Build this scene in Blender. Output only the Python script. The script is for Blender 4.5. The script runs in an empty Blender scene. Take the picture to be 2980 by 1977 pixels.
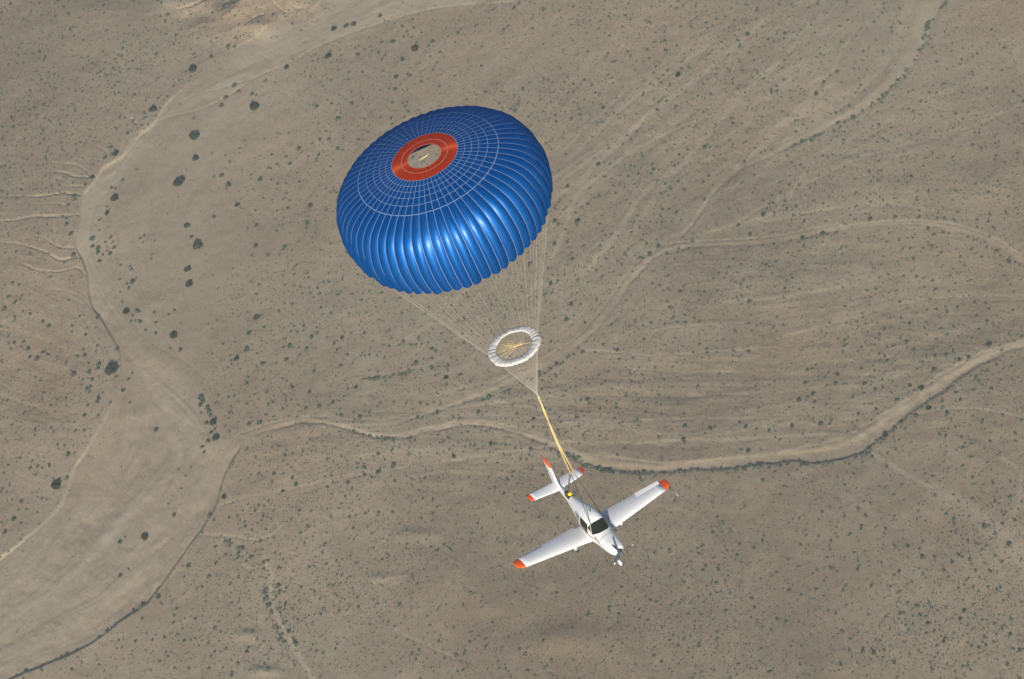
import bpy, math, random
import numpy as np
from mathutils import Vector, Matrix

random.seed(7)
RNG = np.random.default_rng(11)
SC = bpy.context.scene
COL = SC.collection

# ------------------------------------------------------------------ camera
DEPRESS = math.radians(40.0)          # the camera looks this far below the horizontal
ROLL = math.radians(24.0)             # the photographer's camera is rolled
HFOV = math.radians(15.0)
PW, PH = 2980.0, 1977.0
FPX = PW / 2 / math.tan(HFOV / 2)
SLANT = 1617.0                        # metres from the camera to the desert floor on the view axis
cd, sd = math.cos(DEPRESS), math.sin(DEPRESS)
FWD = Vector((0, cd, -sd))
_r0, _u0 = Vector((1, 0, 0)), Vector((0, sd, cd))
RIGHT = _r0 * math.cos(ROLL) - _u0 * math.sin(ROLL)
UP = _r0 * math.sin(ROLL) + _u0 * math.cos(ROLL)
CAMPOS = Vector((0, -SLANT * cd, SLANT * sd))
cam_data = bpy.data.cameras.new("camera")
cam_data.sensor_width = 36.0
cam_data.lens = 18.0 / math.tan(HFOV / 2)
cam_data.clip_start = 1.0
cam_data.clip_end = 80000.0
cam = bpy.data.objects.new("camera", cam_data)
COL.objects.link(cam)
_m = Matrix((RIGHT, UP, -FWD)).transposed().to_4x4()
_m.translation = CAMPOS
cam.matrix_world = _m
SC.camera = cam

# ------------------------------------------------------------------ daylight
SUN_EL = math.radians(23.0)
SUN_AZ = math.radians(11.0)           # to the left of straight behind the camera
sun_dir = Vector((-math.sin(SUN_AZ) * math.cos(SUN_EL), -math.cos(SUN_AZ) * math.cos(SUN_EL), math.sin(SUN_EL)))
world = bpy.data.worlds.new("World")
SC.world = world
world.use_nodes = True
wn = world.node_tree
for n in list(wn.nodes):
    wn.nodes.remove(n)
w_out = wn.nodes.new("ShaderNodeOutputWorld")
w_bg = wn.nodes.new("ShaderNodeBackground")
w_sky = wn.nodes.new("ShaderNodeTexSky")
w_sky.sky_type = 'NISHITA'
w_sky.sun_disc = False
w_sky.sun_elevation = SUN_EL
w_sky.sun_rotation = math.atan2(sun_dir.x, sun_dir.y)
w_sky.altitude = 900
w_bg.inputs["Strength"].default_value = 0.075
wn.links.new(w_sky.outputs["Color"], w_bg.inputs["Color"])
wn.links.new(w_bg.outputs["Background"], w_out.inputs["Surface"])
sun_data = bpy.data.lights.new("sun", 'SUN')
sun_data.energy = 4.9
sun_data.angle = math.radians(0.5)
sun_data.color = (1.0, 0.93, 0.83)
sun = bpy.data.objects.new("sun", sun_data)
COL.objects.link(sun)
sun.rotation_euler = sun_dir.to_track_quat('Z', 'Y').to_euler()
sun.location = (0, 0, 1500)
SC.view_settings.view_transform = 'Standard'
SC.view_settings.look = 'None'
SC.view_settings.exposure = 0.16
SC.view_settings.gamma = 1.0
SC.view_settings.use_curve_mapping = False
SC.cycles.max_bounces = 6

SC.cycles.volume_bounces = 0
HAZE = 0.85e-4                          # density of the air, per metre

# ------------------------------------------------------------------ helpers
def ray(px, py):
    return FWD + RIGHT * ((px - PW / 2) / FPX) - UP * ((py - PH / 2) / FPX)
def at_depth(px, py, depth):
    return CAMPOS + ray(px, py) * depth
def ground_xy(px, py):
    d = ray(px, py)
    t = -CAMPOS.z / d.z
    p = CAMPOS + d * t
    return p.x, p.y
def ground_np(P):
    P = np.asarray(P, float)
    a = (P[:, 0] - PW / 2) / FPX
    b = (P[:, 1] - PH / 2) / FPX
    D = np.array(FWD)[None] + np.array(RIGHT)[None] * a[:, None] - np.array(UP)[None] * b[:, None]
    t = -CAMPOS.z / D[:, 2]
    return np.stack([CAMPOS.x + D[:, 0] * t, CAMPOS.y + D[:, 1] * t], 1)
def photo_np(X, Y, Z=0.0):
    V = np.stack([X - CAMPOS.x, Y - CAMPOS.y, np.zeros_like(X) + Z - CAMPOS.z], -1)
    d = np.maximum(V @ np.array(FWD), 1.0)
    return PW / 2 + FPX * (V @ np.array(RIGHT)) / d, PH / 2 - FPX * (V @ np.array(UP)) / d
PXM = FPX / SLANT                      # photo pixels per metre on the desert floor at the view axis

def empty(name, label, cat, loc, group=None):
    o = bpy.data.objects.new(name, None)
    COL.objects.link(o)
    o.location = loc
    o.empty_display_size = 0.3
    o["label"] = label
    o["category"] = cat
    if group:
        o["group"] = group
    return o
def mesh_obj(name, verts, faces, mat, parent=None, smooth=True, mats=None, fmat=None):
    me = bpy.data.meshes.new(name)
    me.from_pydata([tuple(v) for v in verts], [], [tuple(f) for f in faces])
    if smooth:
        me.polygons.foreach_set("use_smooth", [True] * len(me.polygons))
    for m in (mats or [mat]):
        me.materials.append(m)
    if fmat is not None:
        me.polygons.foreach_set("material_index", fmat)
    me.update()
    o = bpy.data.objects.new(name, me)
    COL.objects.link(o)
    if parent is not None:
        o.parent = parent
    return o
def big_mesh(name, co, quads, mat, tris=None):
    me = bpy.data.meshes.new(name)
    nv = len(co)
    faces, k = (quads, 4) if tris is None else (tris, 3)
    nf = len(faces)
    me.vertices.add(nv)
    me.vertices.foreach_set("co", np.ascontiguousarray(co, np.float32).ravel())
    me.loops.add(nf * k)
    me.loops.foreach_set("vertex_index", np.ascontiguousarray(faces, np.int32).ravel())
    me.polygons.add(nf)
    me.polygons.foreach_set("loop_start", np.arange(0, nf * k, k, dtype=np.int32))
    me.polygons.foreach_set("use_smooth", np.ones(nf, bool))
    me.materials.append(mat)
    me.update(calc_edges=True)
    o = bpy.data.objects.new(name, me)
    COL.objects.link(o)
    return o
def grid_faces(n, m, wrap=False):
    F = []
    for i in range(n - 1):
        for j in range(m if wrap else m - 1):
            j2 = (j + 1) % m
            F.append((i * m + j, i * m + j2, (i + 1) * m + j2, (i + 1) * m + j))
    return F
def tube(points, radii, sides=6, cap=True):
    pts = [Vector(p) for p in points]
    if not isinstance(radii, (list, tuple)):
        radii = [radii] * len(pts)
    V, F = [], []
    ref = None
    for i, p in enumerate(pts):
        d = (pts[min(i + 1, len(pts) - 1)] - pts[max(i - 1, 0)]).normalized()
        if ref is None:
            ref = d.orthogonal().normalized()
        a = (ref - d * ref.dot(d)).normalized()
        ref = a
        b = d.cross(a)
        for k in range(sides):
            t = 2 * math.pi * k / sides
            V.append(p + (a * math.cos(t) + b * math.sin(t)) * radii[i])
    F = grid_faces(len(pts), sides, wrap=True)
    if cap:
        F.append(tuple(range(sides))[::-1])
        F.append(tuple(range((len(pts) - 1) * sides, len(pts) * sides)))
    return V, F

# ------------------------------------------------------------------ materials
def new_mat(name):
    m = bpy.data.materials.new(name)
    m.use_nodes = True
    return m, m.node_tree.nodes, m.node_tree.links, m.node_tree.nodes["Principled BSDF"]
def plain_mat(name, col, rough=0.5, var=0.0, scale=3.0, spec=0.5, metal=0.0, coat=0.0, bump=0.0):
    m, N, L, b = new_mat(name)
    b.inputs["Base Color"].default_value = (*col, 1)
    b.inputs["Roughness"].default_value = rough
    b.inputs["Specular IOR Level"].default_value = spec
    b.inputs["Metallic"].default_value = metal
    b.inputs["Coat Weight"].default_value = coat
    if var > 0 or bump > 0:
        tc = N.new("ShaderNodeTexCoord")
        nz = N.new("ShaderNodeTexNoise")
        nz.inputs["Scale"].default_value = scale
        nz.inputs["Detail"].default_value = 5
        L.new(tc.outputs["Object"], nz.inputs["Vector"])
        if var > 0:
            mx = N.new("ShaderNodeMix")
            mx.data_type = 'RGBA'
            mx.inputs["A"].default_value = (*[c * (1 - var) for c in col], 1)
            mx.inputs["B"].default_value = (*[min(1, c * (1 + var)) for c in col], 1)
            L.new(nz.outputs["Fac"], mx.inputs["Factor"])
            L.new(mx.outputs["Result"], b.inputs["Base Color"])
        if bump > 0:
            bp = N.new("ShaderNodeBump")
            bp.inputs["Strength"].default_value = bump
            bp.inputs["Distance"].default_value = 0.05
            L.new(nz.outputs["Fac"], bp.inputs["Height"])
            L.new(bp.outputs["Normal"], b.inputs["Normal"])
    return m
def fabric_mat(name, col, rough, transl, gloss=0.0, aniso=0.0, turn=0.0, satin=(0.0, 1, 1, 1), tint=(1, 1, 1), scale=2.0, bump=0.15, var=0.08):
    """Cloth: matt colour, some light through it, and a sheen of even strength (woven nylon does not mirror at grazing angles)."""
    m = plain_mat(name, col, 0.9, var, scale, 0.0, bump=bump)
    N, L = m.node_tree.nodes, m.node_tree.links
    b = N["Principled BSDF"]
    out = [n for n in N if n.type == 'OUTPUT_MATERIAL'][0]
    t = N.new("ShaderNodeBsdfTranslucent")
    t.inputs["Color"].default_value = (*col, 1)
    mx = N.new("ShaderNodeMixShader")
    mx.inputs["Fac"].default_value = transl
    L.new(b.outputs["BSDF"], mx.inputs[1])
    L.new(t.outputs["BSDF"], mx.inputs[2])
    last = mx
    for fac, an, rg, gc in ((satin[0], 0.0, 0.55, satin[1:]), (gloss, 0.0, rough, (1, 1, 1)), (aniso, 0.6, 0.5, tint)):
        if fac <= 0:
            continue
        g = N.new("ShaderNodeBsdfAnisotropic")
        g.inputs["Color"].default_value = (*gc, 1)
        g.inputs["Roughness"].default_value = rg
        g.inputs["Anisotropy"].default_value = an
        if an:
            tg = N.new("ShaderNodeTangent")
            tg.direction_type = 'RADIAL'
            tg.axis = 'Z'
            g.inputs["Rotation"].default_value = turn
            L.new(tg.outputs["Tangent"], g.inputs["Tangent"])
        m2 = N.new("ShaderNodeMixShader")
        m2.inputs["Fac"].default_value = fac
        L.new(last.outputs["Shader"], m2.inputs[1])
        L.new(g.outputs["BSDF"], m2.inputs[2])
        last = m2
    L.new(last.outputs["Shader"], out.inputs["Surface"])
    return m
M_BLUE = fabric_mat("blue_nylon", (0.0, 0.047, 0.190), 0.36, 0.04, gloss=0.022, aniso=0.015, satin=(0.22, 0.0, 0.32, 1.0), tint=(0.3, 0.55, 1.0), scale=5.0, bump=0.35, var=0.16)
M_RED = fabric_mat("red_nylon", (0.46, 0.034, 0.009), 0.45, 0.08, gloss=0.008, aniso=0.16, turn=0.25, tint=(1.0, 0.30, 0.12))
M_TAPE = plain_mat("pale_seam_tape", (0.20, 0.31, 0.50), 0.6)
M_REDTAPE = plain_mat("pink_seam_tape", (0.55, 0.20, 0.14), 0.6)
M_REDSEAM = plain_mat("dark_red_seam", (0.62, 0.10, 0.05), 0.5)
M_LINE = plain_mat("pale_cord", (0.58, 0.52, 0.42), 0.7)
M_SLIDER = fabric_mat("white_slider_cloth", (0.66, 0.635, 0.61), 0.7, 0.05, bump=0.4, scale=5)
M_YELLOW = plain_mat("yellow_webbing", (0.78, 0.57, 0.26), 0.6, 0.15, 6)
M_CABLE = plain_mat("dark_harness_webbing", (0.07, 0.055, 0.04), 0.6, 0.2, 8)
M_WHITE = plain_mat("white_paint", (0.80, 0.80, 0.80), 0.35, 0.03, 2.0, coat=0.2)
M_ORANGE = plain_mat("orange_paint", (0.85, 0.115, 0.015), 0.4, 0.10, 3.0)
M_GLASS = plain_mat("dark_cabin_glass", (0.022, 0.024, 0.016), 0.08, spec=0.6)
M_GOLD = plain_mat("gold_stripe_paint", (0.42, 0.28, 0.11), 0.4)
M_BLACK = plain_mat("black_paint", (0.02, 0.021, 0.023), 0.4)
M_SLATE = plain_mat("slate_spinner_paint", (0.06, 0.09, 0.12), 0.35, 0.1)
M_RUBBER = plain_mat("tyre_rubber", (0.02, 0.02, 0.02), 0.8)
M_GREY = plain_mat("grey_metal", (0.35, 0.36, 0.37), 0.4, metal=0.6)
M_BROWN = plain_mat("brown_bag_cloth", (0.10, 0.055, 0.03), 0.8, 0.2)
M_BRIGHTYEL = plain_mat("bright_yellow_cloth", (0.85, 0.68, 0.03), 0.6, 0.1)
M_TRUNK = plain_mat("shrub_bark", (0.10, 0.075, 0.05), 0.9, 0.2)

# ------------------------------------------------------------------ the desert floor
def noise2(X, Y, cell, seed):
    """Smooth value noise on a grid of the given cell size (metres), about -1..1."""
    r = np.random.default_rng(seed)
    T = r.uniform(-1, 1, (256, 256)).astype(np.float32)
    gx, gy = X / cell + 1000.5, Y / cell + 1000.5
    ix, iy = np.floor(gx).astype(np.int64), np.floor(gy).astype(np.int64)
    fx, fy = gx - ix, gy - iy
    fx, fy = fx * fx * (3 - 2 * fx), fy * fy * (3 - 2 * fy)
    x0, x1, y0, y1 = ix & 255, (ix + 1) & 255, iy & 255, (iy + 1) & 255
    return (T[x0, y0] * (1 - fx) + T[x1, y0] * fx) * (1 - fy) + (T[x0, y1] * (1 - fx) + T[x1, y1] * fx) * fy
def fbm(X, Y, cell, seed, octaves=4, gain=0.5):
    s, a, t = 0.0, 1.0, 0.0
    for k in range(octaves):
        s = s + a * noise2(X, Y, cell / 2 ** k, seed + k)
        t += a
        a *= gain
    return s / t
def sstep(a, b, x):
    t = np.clip((x - a) / (b - a), 0, 1)
    return t * t * (3 - 2 * t)

# river banks and channels, traced on the ground
BANK_OUTER = [(960,-60),(917,17),(837,44),(790,72),(740,105),(690,130),(631,168),(547,240),(484,295),(442,358),(404,387),(366,438),(337,459),(295,484),(269,526),(240,564),(229,610),(225,650),(221,688),(217,722),(239,766),(252,822),(254,857),(265,896),(286,922),(319,978),(343,1022),(347,1060),(343,1117),(330,1178),(295,1239),(247,1315),(213,1365),(191,1438),(170,1480),(128,1523),(64,1574),(0,1620),(-150,1725)]
BANK_INNER = [(1560,-60),(1400,20),(1250,45),(1100,85),(960,140),(850,190),(770,235),(690,280),(600,310),(520,345),(470,390),(420,450),(380,520),(350,600),(335,680),(345,760),(360,850),(377,944)]
BANK_MID = [(377,944),(434,1000),(512,1039),(560,1069),(607,1117),(638,1174),(668,1226),(690,1266)]
BANK_LOWER = [(700,1296),(698,1310),(676,1345),(655,1387),(643,1430),(630,1476),(608,1515),(587,1548),(557,1586),(530,1625),(502,1663),(478,1695),(455,1723),(437,1746),(417,1765),(382,1788),(347,1812),(315,1838),(285,1861),(252,1882),(221,1899),(185,1916),(149,1931),(110,1948),(72,1963),(0,1995),(-150,2055)]
RIVER_POLY = BANK_OUTER[::-1] + BANK_INNER + BANK_MID[1:] + BANK_LOWER
CHANNELS = [   # centre line (x, y, half width in photo pixels), depth in metres
 ([(680,1281,19),(700,1278,17),(740,1263,13),(790,1248,13),(844,1235,13),(887,1227,13),(948,1233,12),(1000,1245,12),(1050,1260,13),(1096,1271,14),(1174,1272,12),(1248,1255,10),(1347,1236,12),(1417,1240,12),(1490,1257,12),(1555,1276,14),(1616,1298,16),(1660,1318,18),(1700,1338,20),(1740,1350,20),(1788,1358,21),(1915,1365,22),(2013,1354,22),(2085,1348,24),(2149,1343,24),(2240,1331,25),(2319,1322,27),(2366,1323,32),(2421,1316,34),(2481,1298,36),(2525,1272,36),(2577,1233,34),(2650,1178,32),(2729,1125,28),(2794,1082,24),(2859,1044,22),(2920,1020,21),(2980,1003,20),(3120,970,20)], 1.0),
 ([(1000,1243,8),(1130,1238,9),(1230,1208,11),(1340,1172,14),(1434,1138,16),(1490,1106,18),(1577,1067,18),(1650,1024,17),(1700,985,16),(1750,930,19),(1795,870,19),(1840,810,17),(1875,772,16),(1905,747,15),(1960,722,13),(2050,713,13),(2150,708,14),(2240,702,16),(2330,688,17),(2440,666,15),(2540,654,14),(2640,651,13),(2750,662,13),(2840,684,13),(2910,714,13),(2960,748,13),(3060,815,13)], 0.55),
 ([(1930,732,9),(1960,705,9),(2000,665,10),(2040,610,14),(2085,548,17),(2150,492,16),(2240,447,16),(2330,403,17),(2420,358,20),(2500,318,23),(2570,263,27),(2620,208,34),(2650,145,38),(2680,85,40),(2715,0,42),(2745,-90,42)], 0.6),
]
GULLIES = [    # narrow cuts: points, half width (photo pixels), depth
 ([(-30,566),(85,571),(150,567),(178,561),(200,563),(234,566)], 5.5, 1.7),
 ([(-30,646),(50,640),(97,630),(160,630),(228,625)], 5.5, 1.7),
 ([(143,467),(175,475),(210,476),(240,488),(268,516)], 4.5, 1.2),
 ([(130,496),(189,501),(219,512),(255,514)], 5, 1.4),
 ([(185,549),(202,541),(243,541)], 4, 1.0),
 ([(-20,707),(60,712),(130,733),(174,757),(222,747)], 5.5, 1.6),
 ([(130,696),(174,720),(216,722)], 4.5, 1.2),
 ([(-30,764),(65,770),(108,787),(174,790),(226,779),(246,800)], 4.5, 1.2),
 ([(143,838),(208,853),(243,870),(262,895)], 4, 0.9),
 ([(255,410),(286,425),(314,444),(338,458)], 4, 1.0),
 ([(345,330),(387,349),(404,386)], 4, 0.8),
 ([(262,462),(290,464),(303,478)], 4, 1.0),
 ([(95,594),(180,594),(206,612),(226,622)], 3.5, 0.8),
 ([(512,32),(530,30),(560,21),(600,3)], 6, 2.6),
 ([(640,32),(668,22),(690,5),(700,-20)], 6, 2.4),
 ([(700,90),(724,68),(745,52),(765,46)], 5, 2.0),
 ([(775,-10),(800,16),(825,34),(836,44)], 5, 1.8),
 ([(840,10),(862,24),(880,22)], 4, 1.2),
 ([(1004,1262),(1020,1252),(1044,1258),(1080,1272),(1120,1277),(1160,1280),(1195,1276)], 4.0, 0.7),
 ([(1698,1022),(1794,1026),(1859,1035),(1920,1037)], 3.5, 0.6),
 ([(630,1478),(664,1467),(720,1455)], 3.5, 0.6),
 ([(502,1663),(545,1664)], 3, 0.5),
 ([(587,1560),(630,1566),(664,1575)], 3.5, 0.6),
]
STREAKS = [    # shallow sandy runs, and sunlit bank edges painted pale: points, half width, strength
 ([(1500,5),(1290,20),(1120,62),(950,122),(840,180),(740,224),(670,272),(590,312),(465,345),(400,392),(352,458),(325,520),(303,568),(286,630),(280,700)], 6, 0.8),
 ([(740,224),(640,255),(560,275),(500,310),(440,350)], 5, 0.5),
 ([(770,1625),(782,1660),(791,1693),(790,1757),(817,1820),(851,1884),(902,1969),(930,2020)], 9, 0.9),
 ([(640,1474),(664,1464),(740,1446),(850,1425),(953,1405),(1102,1376),(1230,1357),(1378,1335),(1490,1318),(1600,1305)], 7, 0.55),
 ([(583,1558),(664,1563),(750,1574),(790,1562),(825,1535)], 5, 0.9),
 ([(672,1570),(689,1629),(732,1659),(775,1650)], 5, 0.6),
 ([(2530,1316),(2613,1366),(2719,1426),(2770,1455)], 10, 0.55),
 ([(2719,1426),(2825,1493),(2910,1565),(3020,1680)], 30, 0.5),
 ([(2915,1335),(2970,1375),(2972,1437),(2955,1500)], 7, 0.5),
 ([(1698,1020),(1794,1024),(1859,1032),(1967,1031),(2050,1022),(2180,1015),(2240,990),(2420,940),(2600,888),(2760,862),(3000,858)], 4, 0.5),
 ([(1911,404),(1810,463),(1726,535),(1680,575),(1650,650),(1625,720),(1580,800),(1540,860)], 9, 0.55),
 ([(2100,330),(2010,360),(1911,404)], 6, 0.45),
 ([(1720,1138),(1800,1112),(1900,1100),(2000,1085),(2100,1078),(2240,1100)], 5, 0.4),
 ([(1052,1215),(1090,1202),(1180,1200),(1290,1197),(1386,1184),(1490,1176)], 4, 0.6),
 ([(2664,1204),(2720,1192),(2800,1187),(2900,1197),(3000,1222)], 5, 0.6),
 ([(2483,350),(2560,343),(2650,338),(2760,338),(2850,330)], 4, 0.4),
 ([(2690,138),(2740,128),(2830,110),(2990,125)], 4, 0.35),
 ([(330,1172),(296,1240),(246,1318),(212,1368),(190,1440),(166,1484),(124,1528),(60,1580),(-20,1638)], 5, 0.9),
 ([(2348,492),(2314,547),(2285,589),(2230,630),(2150,650),(2050,680)], 5, 0.6),
 ([(2533,236),(2490,275),(2449,311),(2415,349),(2340,385),(2230,430)], 6, 0.6),
 ([(2500,80),(2450,150),(2428,200),(2369,265),(2323,320),(2250,380)], 6, 0.5),
 ([(1490,1247),(1555,1262),(1620,1284),(1680,1318)], 3.5, 0.7),
 ([(1050,1262),(1130,1274),(1240,1250),(1347,1228),(1417,1230),(1490,1245)], 4, 0.8),  # sunlit upper bank of the middle wash, painted pale
 ([(900,1235),(1000,1225),(1130,1222),(1260,1215),(1400,1212),(1560,1218),(1700,1225)], 4, 0.4),
 ([(1500,1185),(1600,1200),(1700,1222),(1850,1225),(2000,1218),(2240,1215)], 5, 0.45),
 ([(1700,1322),(1850,1340),(1960,1350),(2120,1332),(2240,1321),(2330,1300),(2430,1280),(2500,1252)], 5, 0.6),
 ([(1640,1290),(1800,1290),(2000,1284),(2200,1275),(2400,1262)], 8, 0.5),
 ([(2480,1256),(2612,1180),(2707,1108),(2772,1070),(2837,1034),(2907,1010),(2990,988)], 5, 0.7),  # sunlit upper edge of the wide right wash, painted pale
 ([(690,1266),(740,1249),(783,1233),(844,1221),(900,1214),(960,1216)], 3.5, 0.9),  # sunlit upper bank by the wash mouth, put in as pale colour
 ([(2440,660),(2540,647),(2640,643),(2750,650),(2840,672),(2905,700),(2960,735)], 4, 0.8),  # sunlit upper bank of the curving wash, put in as pale colour
 ([(395,960),(440,1000),(500,1032),(560,1064)], 4, 0.5),
 ([(380,1120),(430,1160),(520,1215),(600,1262)], 5, 0.35),
 ([(520,1545),(450,1600),(370,1662),(300,1700)], 6, 0.45),
 ([(480,1540),(350,1640),(200,1760),(60,1850)], 9, 0.3),
 ([(940,1720),(985,1760),(1010,1790)], 6, 0.5), ([(965,1640),(985,1680),(1008,1715)], 6, 0.4),
 ([(1090,1695),(1130,1690),(1180,1680)], 5, 0.7),
 ([(1140,1830),(1180,1850),(1240,1875),(1320,1915)], 5, 0.5),
 ([(2230,60),(2080,190),(1900,330),(1790,430),(1700,520)], 14, 0.62), ([(2080,120),(1930,230),(1800,330),(1650,470)], 11, 0.5), ([(2330,120),(2120,330),(1950,520),(1860,640)], 14, 0.6), ([(2420,250),(2250,400),(2100,520)], 12, 0.6),
 ([(1990,480),(1880,560),(1790,690),(1700,800)], 13, 0.6), ([(1850,240),(1700,380),(1640,440)], 9, 0.5), ([(1500,700),(1400,800),(1280,930),(1150,1010)], 10, 0.42), ([(2640,420),(2480,470),(2300,560),(2150,640)], 9, 0.45), ([(2980,300),(2800,380),(2640,420)], 9, 0.42),
 ([(2100,880),(2300,860),(2500,820)], 6, 0.35), ([(1900,960),(2100,940),(2350,930),(2500,905)], 6, 0.35), ([(2000,1150),(2250,1140),(2450,1110),(2600,1070)], 6, 0.35), ([(0,850),(120,880),(250,930)], 5, 0.3), ([(0,960),(150,1000),(320,1060)], 5, 0.3), ([(0,1060),(160,1110),(300,1170)], 5, 0.3), ([(0,1150),(140,1200),(260,1270)], 6, 0.35),
 ([(1577,1046),(1650,1002),(1695,963),(1740,910),(1788,848),(1830,790),(1890,735),(1950,708),(2050,700),(2150,695),(2240,688),(2330,672),(2440,650)], 3.5, 0.7), ([(1100,1232),(1230,1196),(1340,1158),(1434,1120),(1490,1088),(1577,1050)], 4, 0.5),  # more of that upper bank: its lit face painted as a pale line
 ([(2660,-40),(2610,120),(2540,220),(2440,310),(2330,378)], 26, 0.55), ([(2760,620),(2600,600),(2400,610),(2200,650)], 8, 0.4), ([(1400,560+300),(1300,960),(1180,1050)], 9, 0.35),
 ([(525,58),(535,48),(545,40)], 6, 0.6),
]
MOUNDS = [     # (x, y, rx, ry, height in m) in photo pixels on the ground
 (565,12,60,26,1.9),(690,38,55,28,2.2),(755,80,42,24,1.7),(845,-5,70,26,1.8),(620,95,70,34,0.8),(735,-10,60,30,2.0),(500,-10,60,40,2.0),
 (770,1954,46,15,0.9),(722,1850,40,14,0.6),(1118,1686,48,13,0.45),(1215,1560,60,20,0.8),(1640,1860,120,40,1.2),(1500,1830,90,50,-0.8),
 (300,40,160,50,1.5),(350,120,120,60,1.2),
]
FLOW = [       # how runoff runs over the plain, for the braided streaks
 [(0,60),(450,60)],[(0,200),(450,260)],[(0,340),(350,380)],[(0,480),(230,490)],[(0,600),(220,600)],[(0,730),(210,740)],[(0,860),(250,900)],[(0,990),(330,1060)],[(0,1120),(300,1200)],[(0,1250),(230,1320)],[(0,1400),(150,1440)],
 [(480,900),(900,640),(1100,420),(1300,100)],[(760,1150),(1050,900),(1300,650),(1600,280),(1750,0)],[(1100,1150),(1450,960),(1650,780)],[(1750,760),(1900,520),(2200,220),(2500,0)],[(1500,260),(1760,130),(2000,0)],[(2000,640),(2300,560),(2640,500),(2980,440)],[(2400,420),(2700,280),(2980,200)],[(2600,560),(2980,560)],
 [(1900,760),(2240,780),(2600,760),(2980,790)],[(1760,980),(2240,960),(2600,890),(2980,860)],[(1600,1130),(2000,1090),(2500,1040),(2980,940)],[(1550,1190),(2000,1200),(2500,1150)],[(1750,1260),(2200,1260),(2500,1220)],
 [(760,1330),(1200,1310),(1600,1300)],[(740,1440),(1100,1375),(1490,1320)],[(760,1500),(1100,1440),(1450,1400)],
 [(640,1600),(760,1800),(880,1977)],[(900,1500),(1050,1750),(1180,1977)],[(1250,1500),(1320,1700),(1450,1977)],[(1650,1700),(1700,1977)],[(1900,1500),(2000,1977)],[(2300,1420),(2350,1977)],[(2500,1350),(2700,1650),(2800,1977)],[(2600,1310),(2980,1600)],[(2700,1240),(2980,1330)],
 [(300,1900),(600,1800)],[(400,1977),(640,1900)],
]
ex = np.array(ground_xy(PW / 2 + 50, PH / 2)) - np.array(ground_xy(PW / 2 - 50, PH / 2))
ey = np.array(ground_xy(PW / 2, PH / 2 + 50)) - np.array(ground_xy(PW / 2, PH / 2 - 50))
ex /= np.linalg.norm(ex)
ey /= np.linalg.norm(ey)
BASIS = np.stack([ex, ey], 1)
IB = np.linalg.inv(BASIS)
corner = (IB @ ground_np([(-330, -240), (PW + 330, -240), (-330, PH + 240), (PW + 330, PH + 240)]).T).T
a0, a1 = corner[:, 0].min(), corner[:, 0].max()
b0, b1 = corner[:, 1].min(), corner[:, 1].max()
STEP_A, STEP_B = 0.60, 0.66
def graded(lo, hi, step):
    n = int((hi - lo) / step)
    core = lo + step * np.arange(n + 1)
    out, d = [], step
    x = 0.0
    while x < 45000:
        d *= 1.28
        x += d
        out.append(x)
    out = np.array(out)
    return np.concatenate([lo - out[::-1], core, core[-1] + out]), len(out), n + 1
LA, ka, na = graded(a0, a1, STEP_A)
LB, kb, nb = graded(b0, b1, STEP_B)
NA, NB = len(LA), len(LB)
GA, GB = np.meshgrid(LA, LB, indexing='ij')
GX = BASIS[0, 0] * GA + BASIS[0, 1] * GB
GY = BASIS[1, 0] * GA + BASIS[1, 1] * GB
core = (slice(ka, ka + na), slice(kb, kb + nb))
X, Y = GX[core], GY[core]
QX, QY = photo_np(X, Y)               # where each point of the floor lies in the photograph's frame

def near_line(P, attr, reach):
    """Distance to a polyline (metres) and the attribute at the nearest point, over the core lattice."""
    D = np.full(X.shape, 1e6, np.float32)
    SG = np.zeros(X.shape, np.float32)
    A = np.zeros(X.shape, np.float32)
    Dr, Ar = D.ravel(), A.ravel()
    Pab = (IB @ P.T).T
    sh = 1.6 * reach
    for i in range(len(P) - 1):
        lo, hi = np.minimum(Pab[i], Pab[i + 1]) - sh, np.maximum(Pab[i], Pab[i + 1]) + sh
        i0, i1 = np.searchsorted(LA[ka:ka + na], [lo[0], hi[0]])
        j0, j1 = np.searchsorted(LB[kb:kb + nb], [lo[1], hi[1]])
        if i1 <= i0 or j1 <= j0:
            continue
        x, y = X[i0:i1, j0:j1], Y[i0:i1, j0:j1]
        d = P[i + 1] - P[i]
        t = np.clip(((x - P[i, 0]) * d[0] + (y - P[i, 1]) * d[1]) / max(d @ d, 1e-9), 0, 1)
        dist = np.hypot(x - P[i, 0] - t * d[0], y - P[i, 1] - t * d[1])
        sub = D[i0:i1, j0:j1]
        m = dist < sub
        sub[m] = dist[m]
        A[i0:i1, j0:j1][m] = (attr[i] + t * (attr[i + 1] - attr[i]))[m]
        cr = d[0] * (y - P[i, 1]) - d[1] * (x - P[i, 0])
        SG[i0:i1, j0:j1][m] = np.sign(-cr)[m]
    near_line.side = SG             # +1 on the right-hand side of the line's direction
    return D, A
def inside(poly, x, y):
    r = np.zeros(x.shape, bool)
    n = len(poly)
    for i in range(n):
        (xa, ya), (xb, yb) = poly[i], poly[(i + 1) % n]
        if ya == yb:
            continue
        c = ((ya > y) != (yb > y)) & (x < (xb - xa) * (y - ya) / (yb - ya) + xa)
        r ^= c
    return r
def wiggle(pts):
    return np.array([(p[0], p[1]) for p in pts], float)
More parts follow.
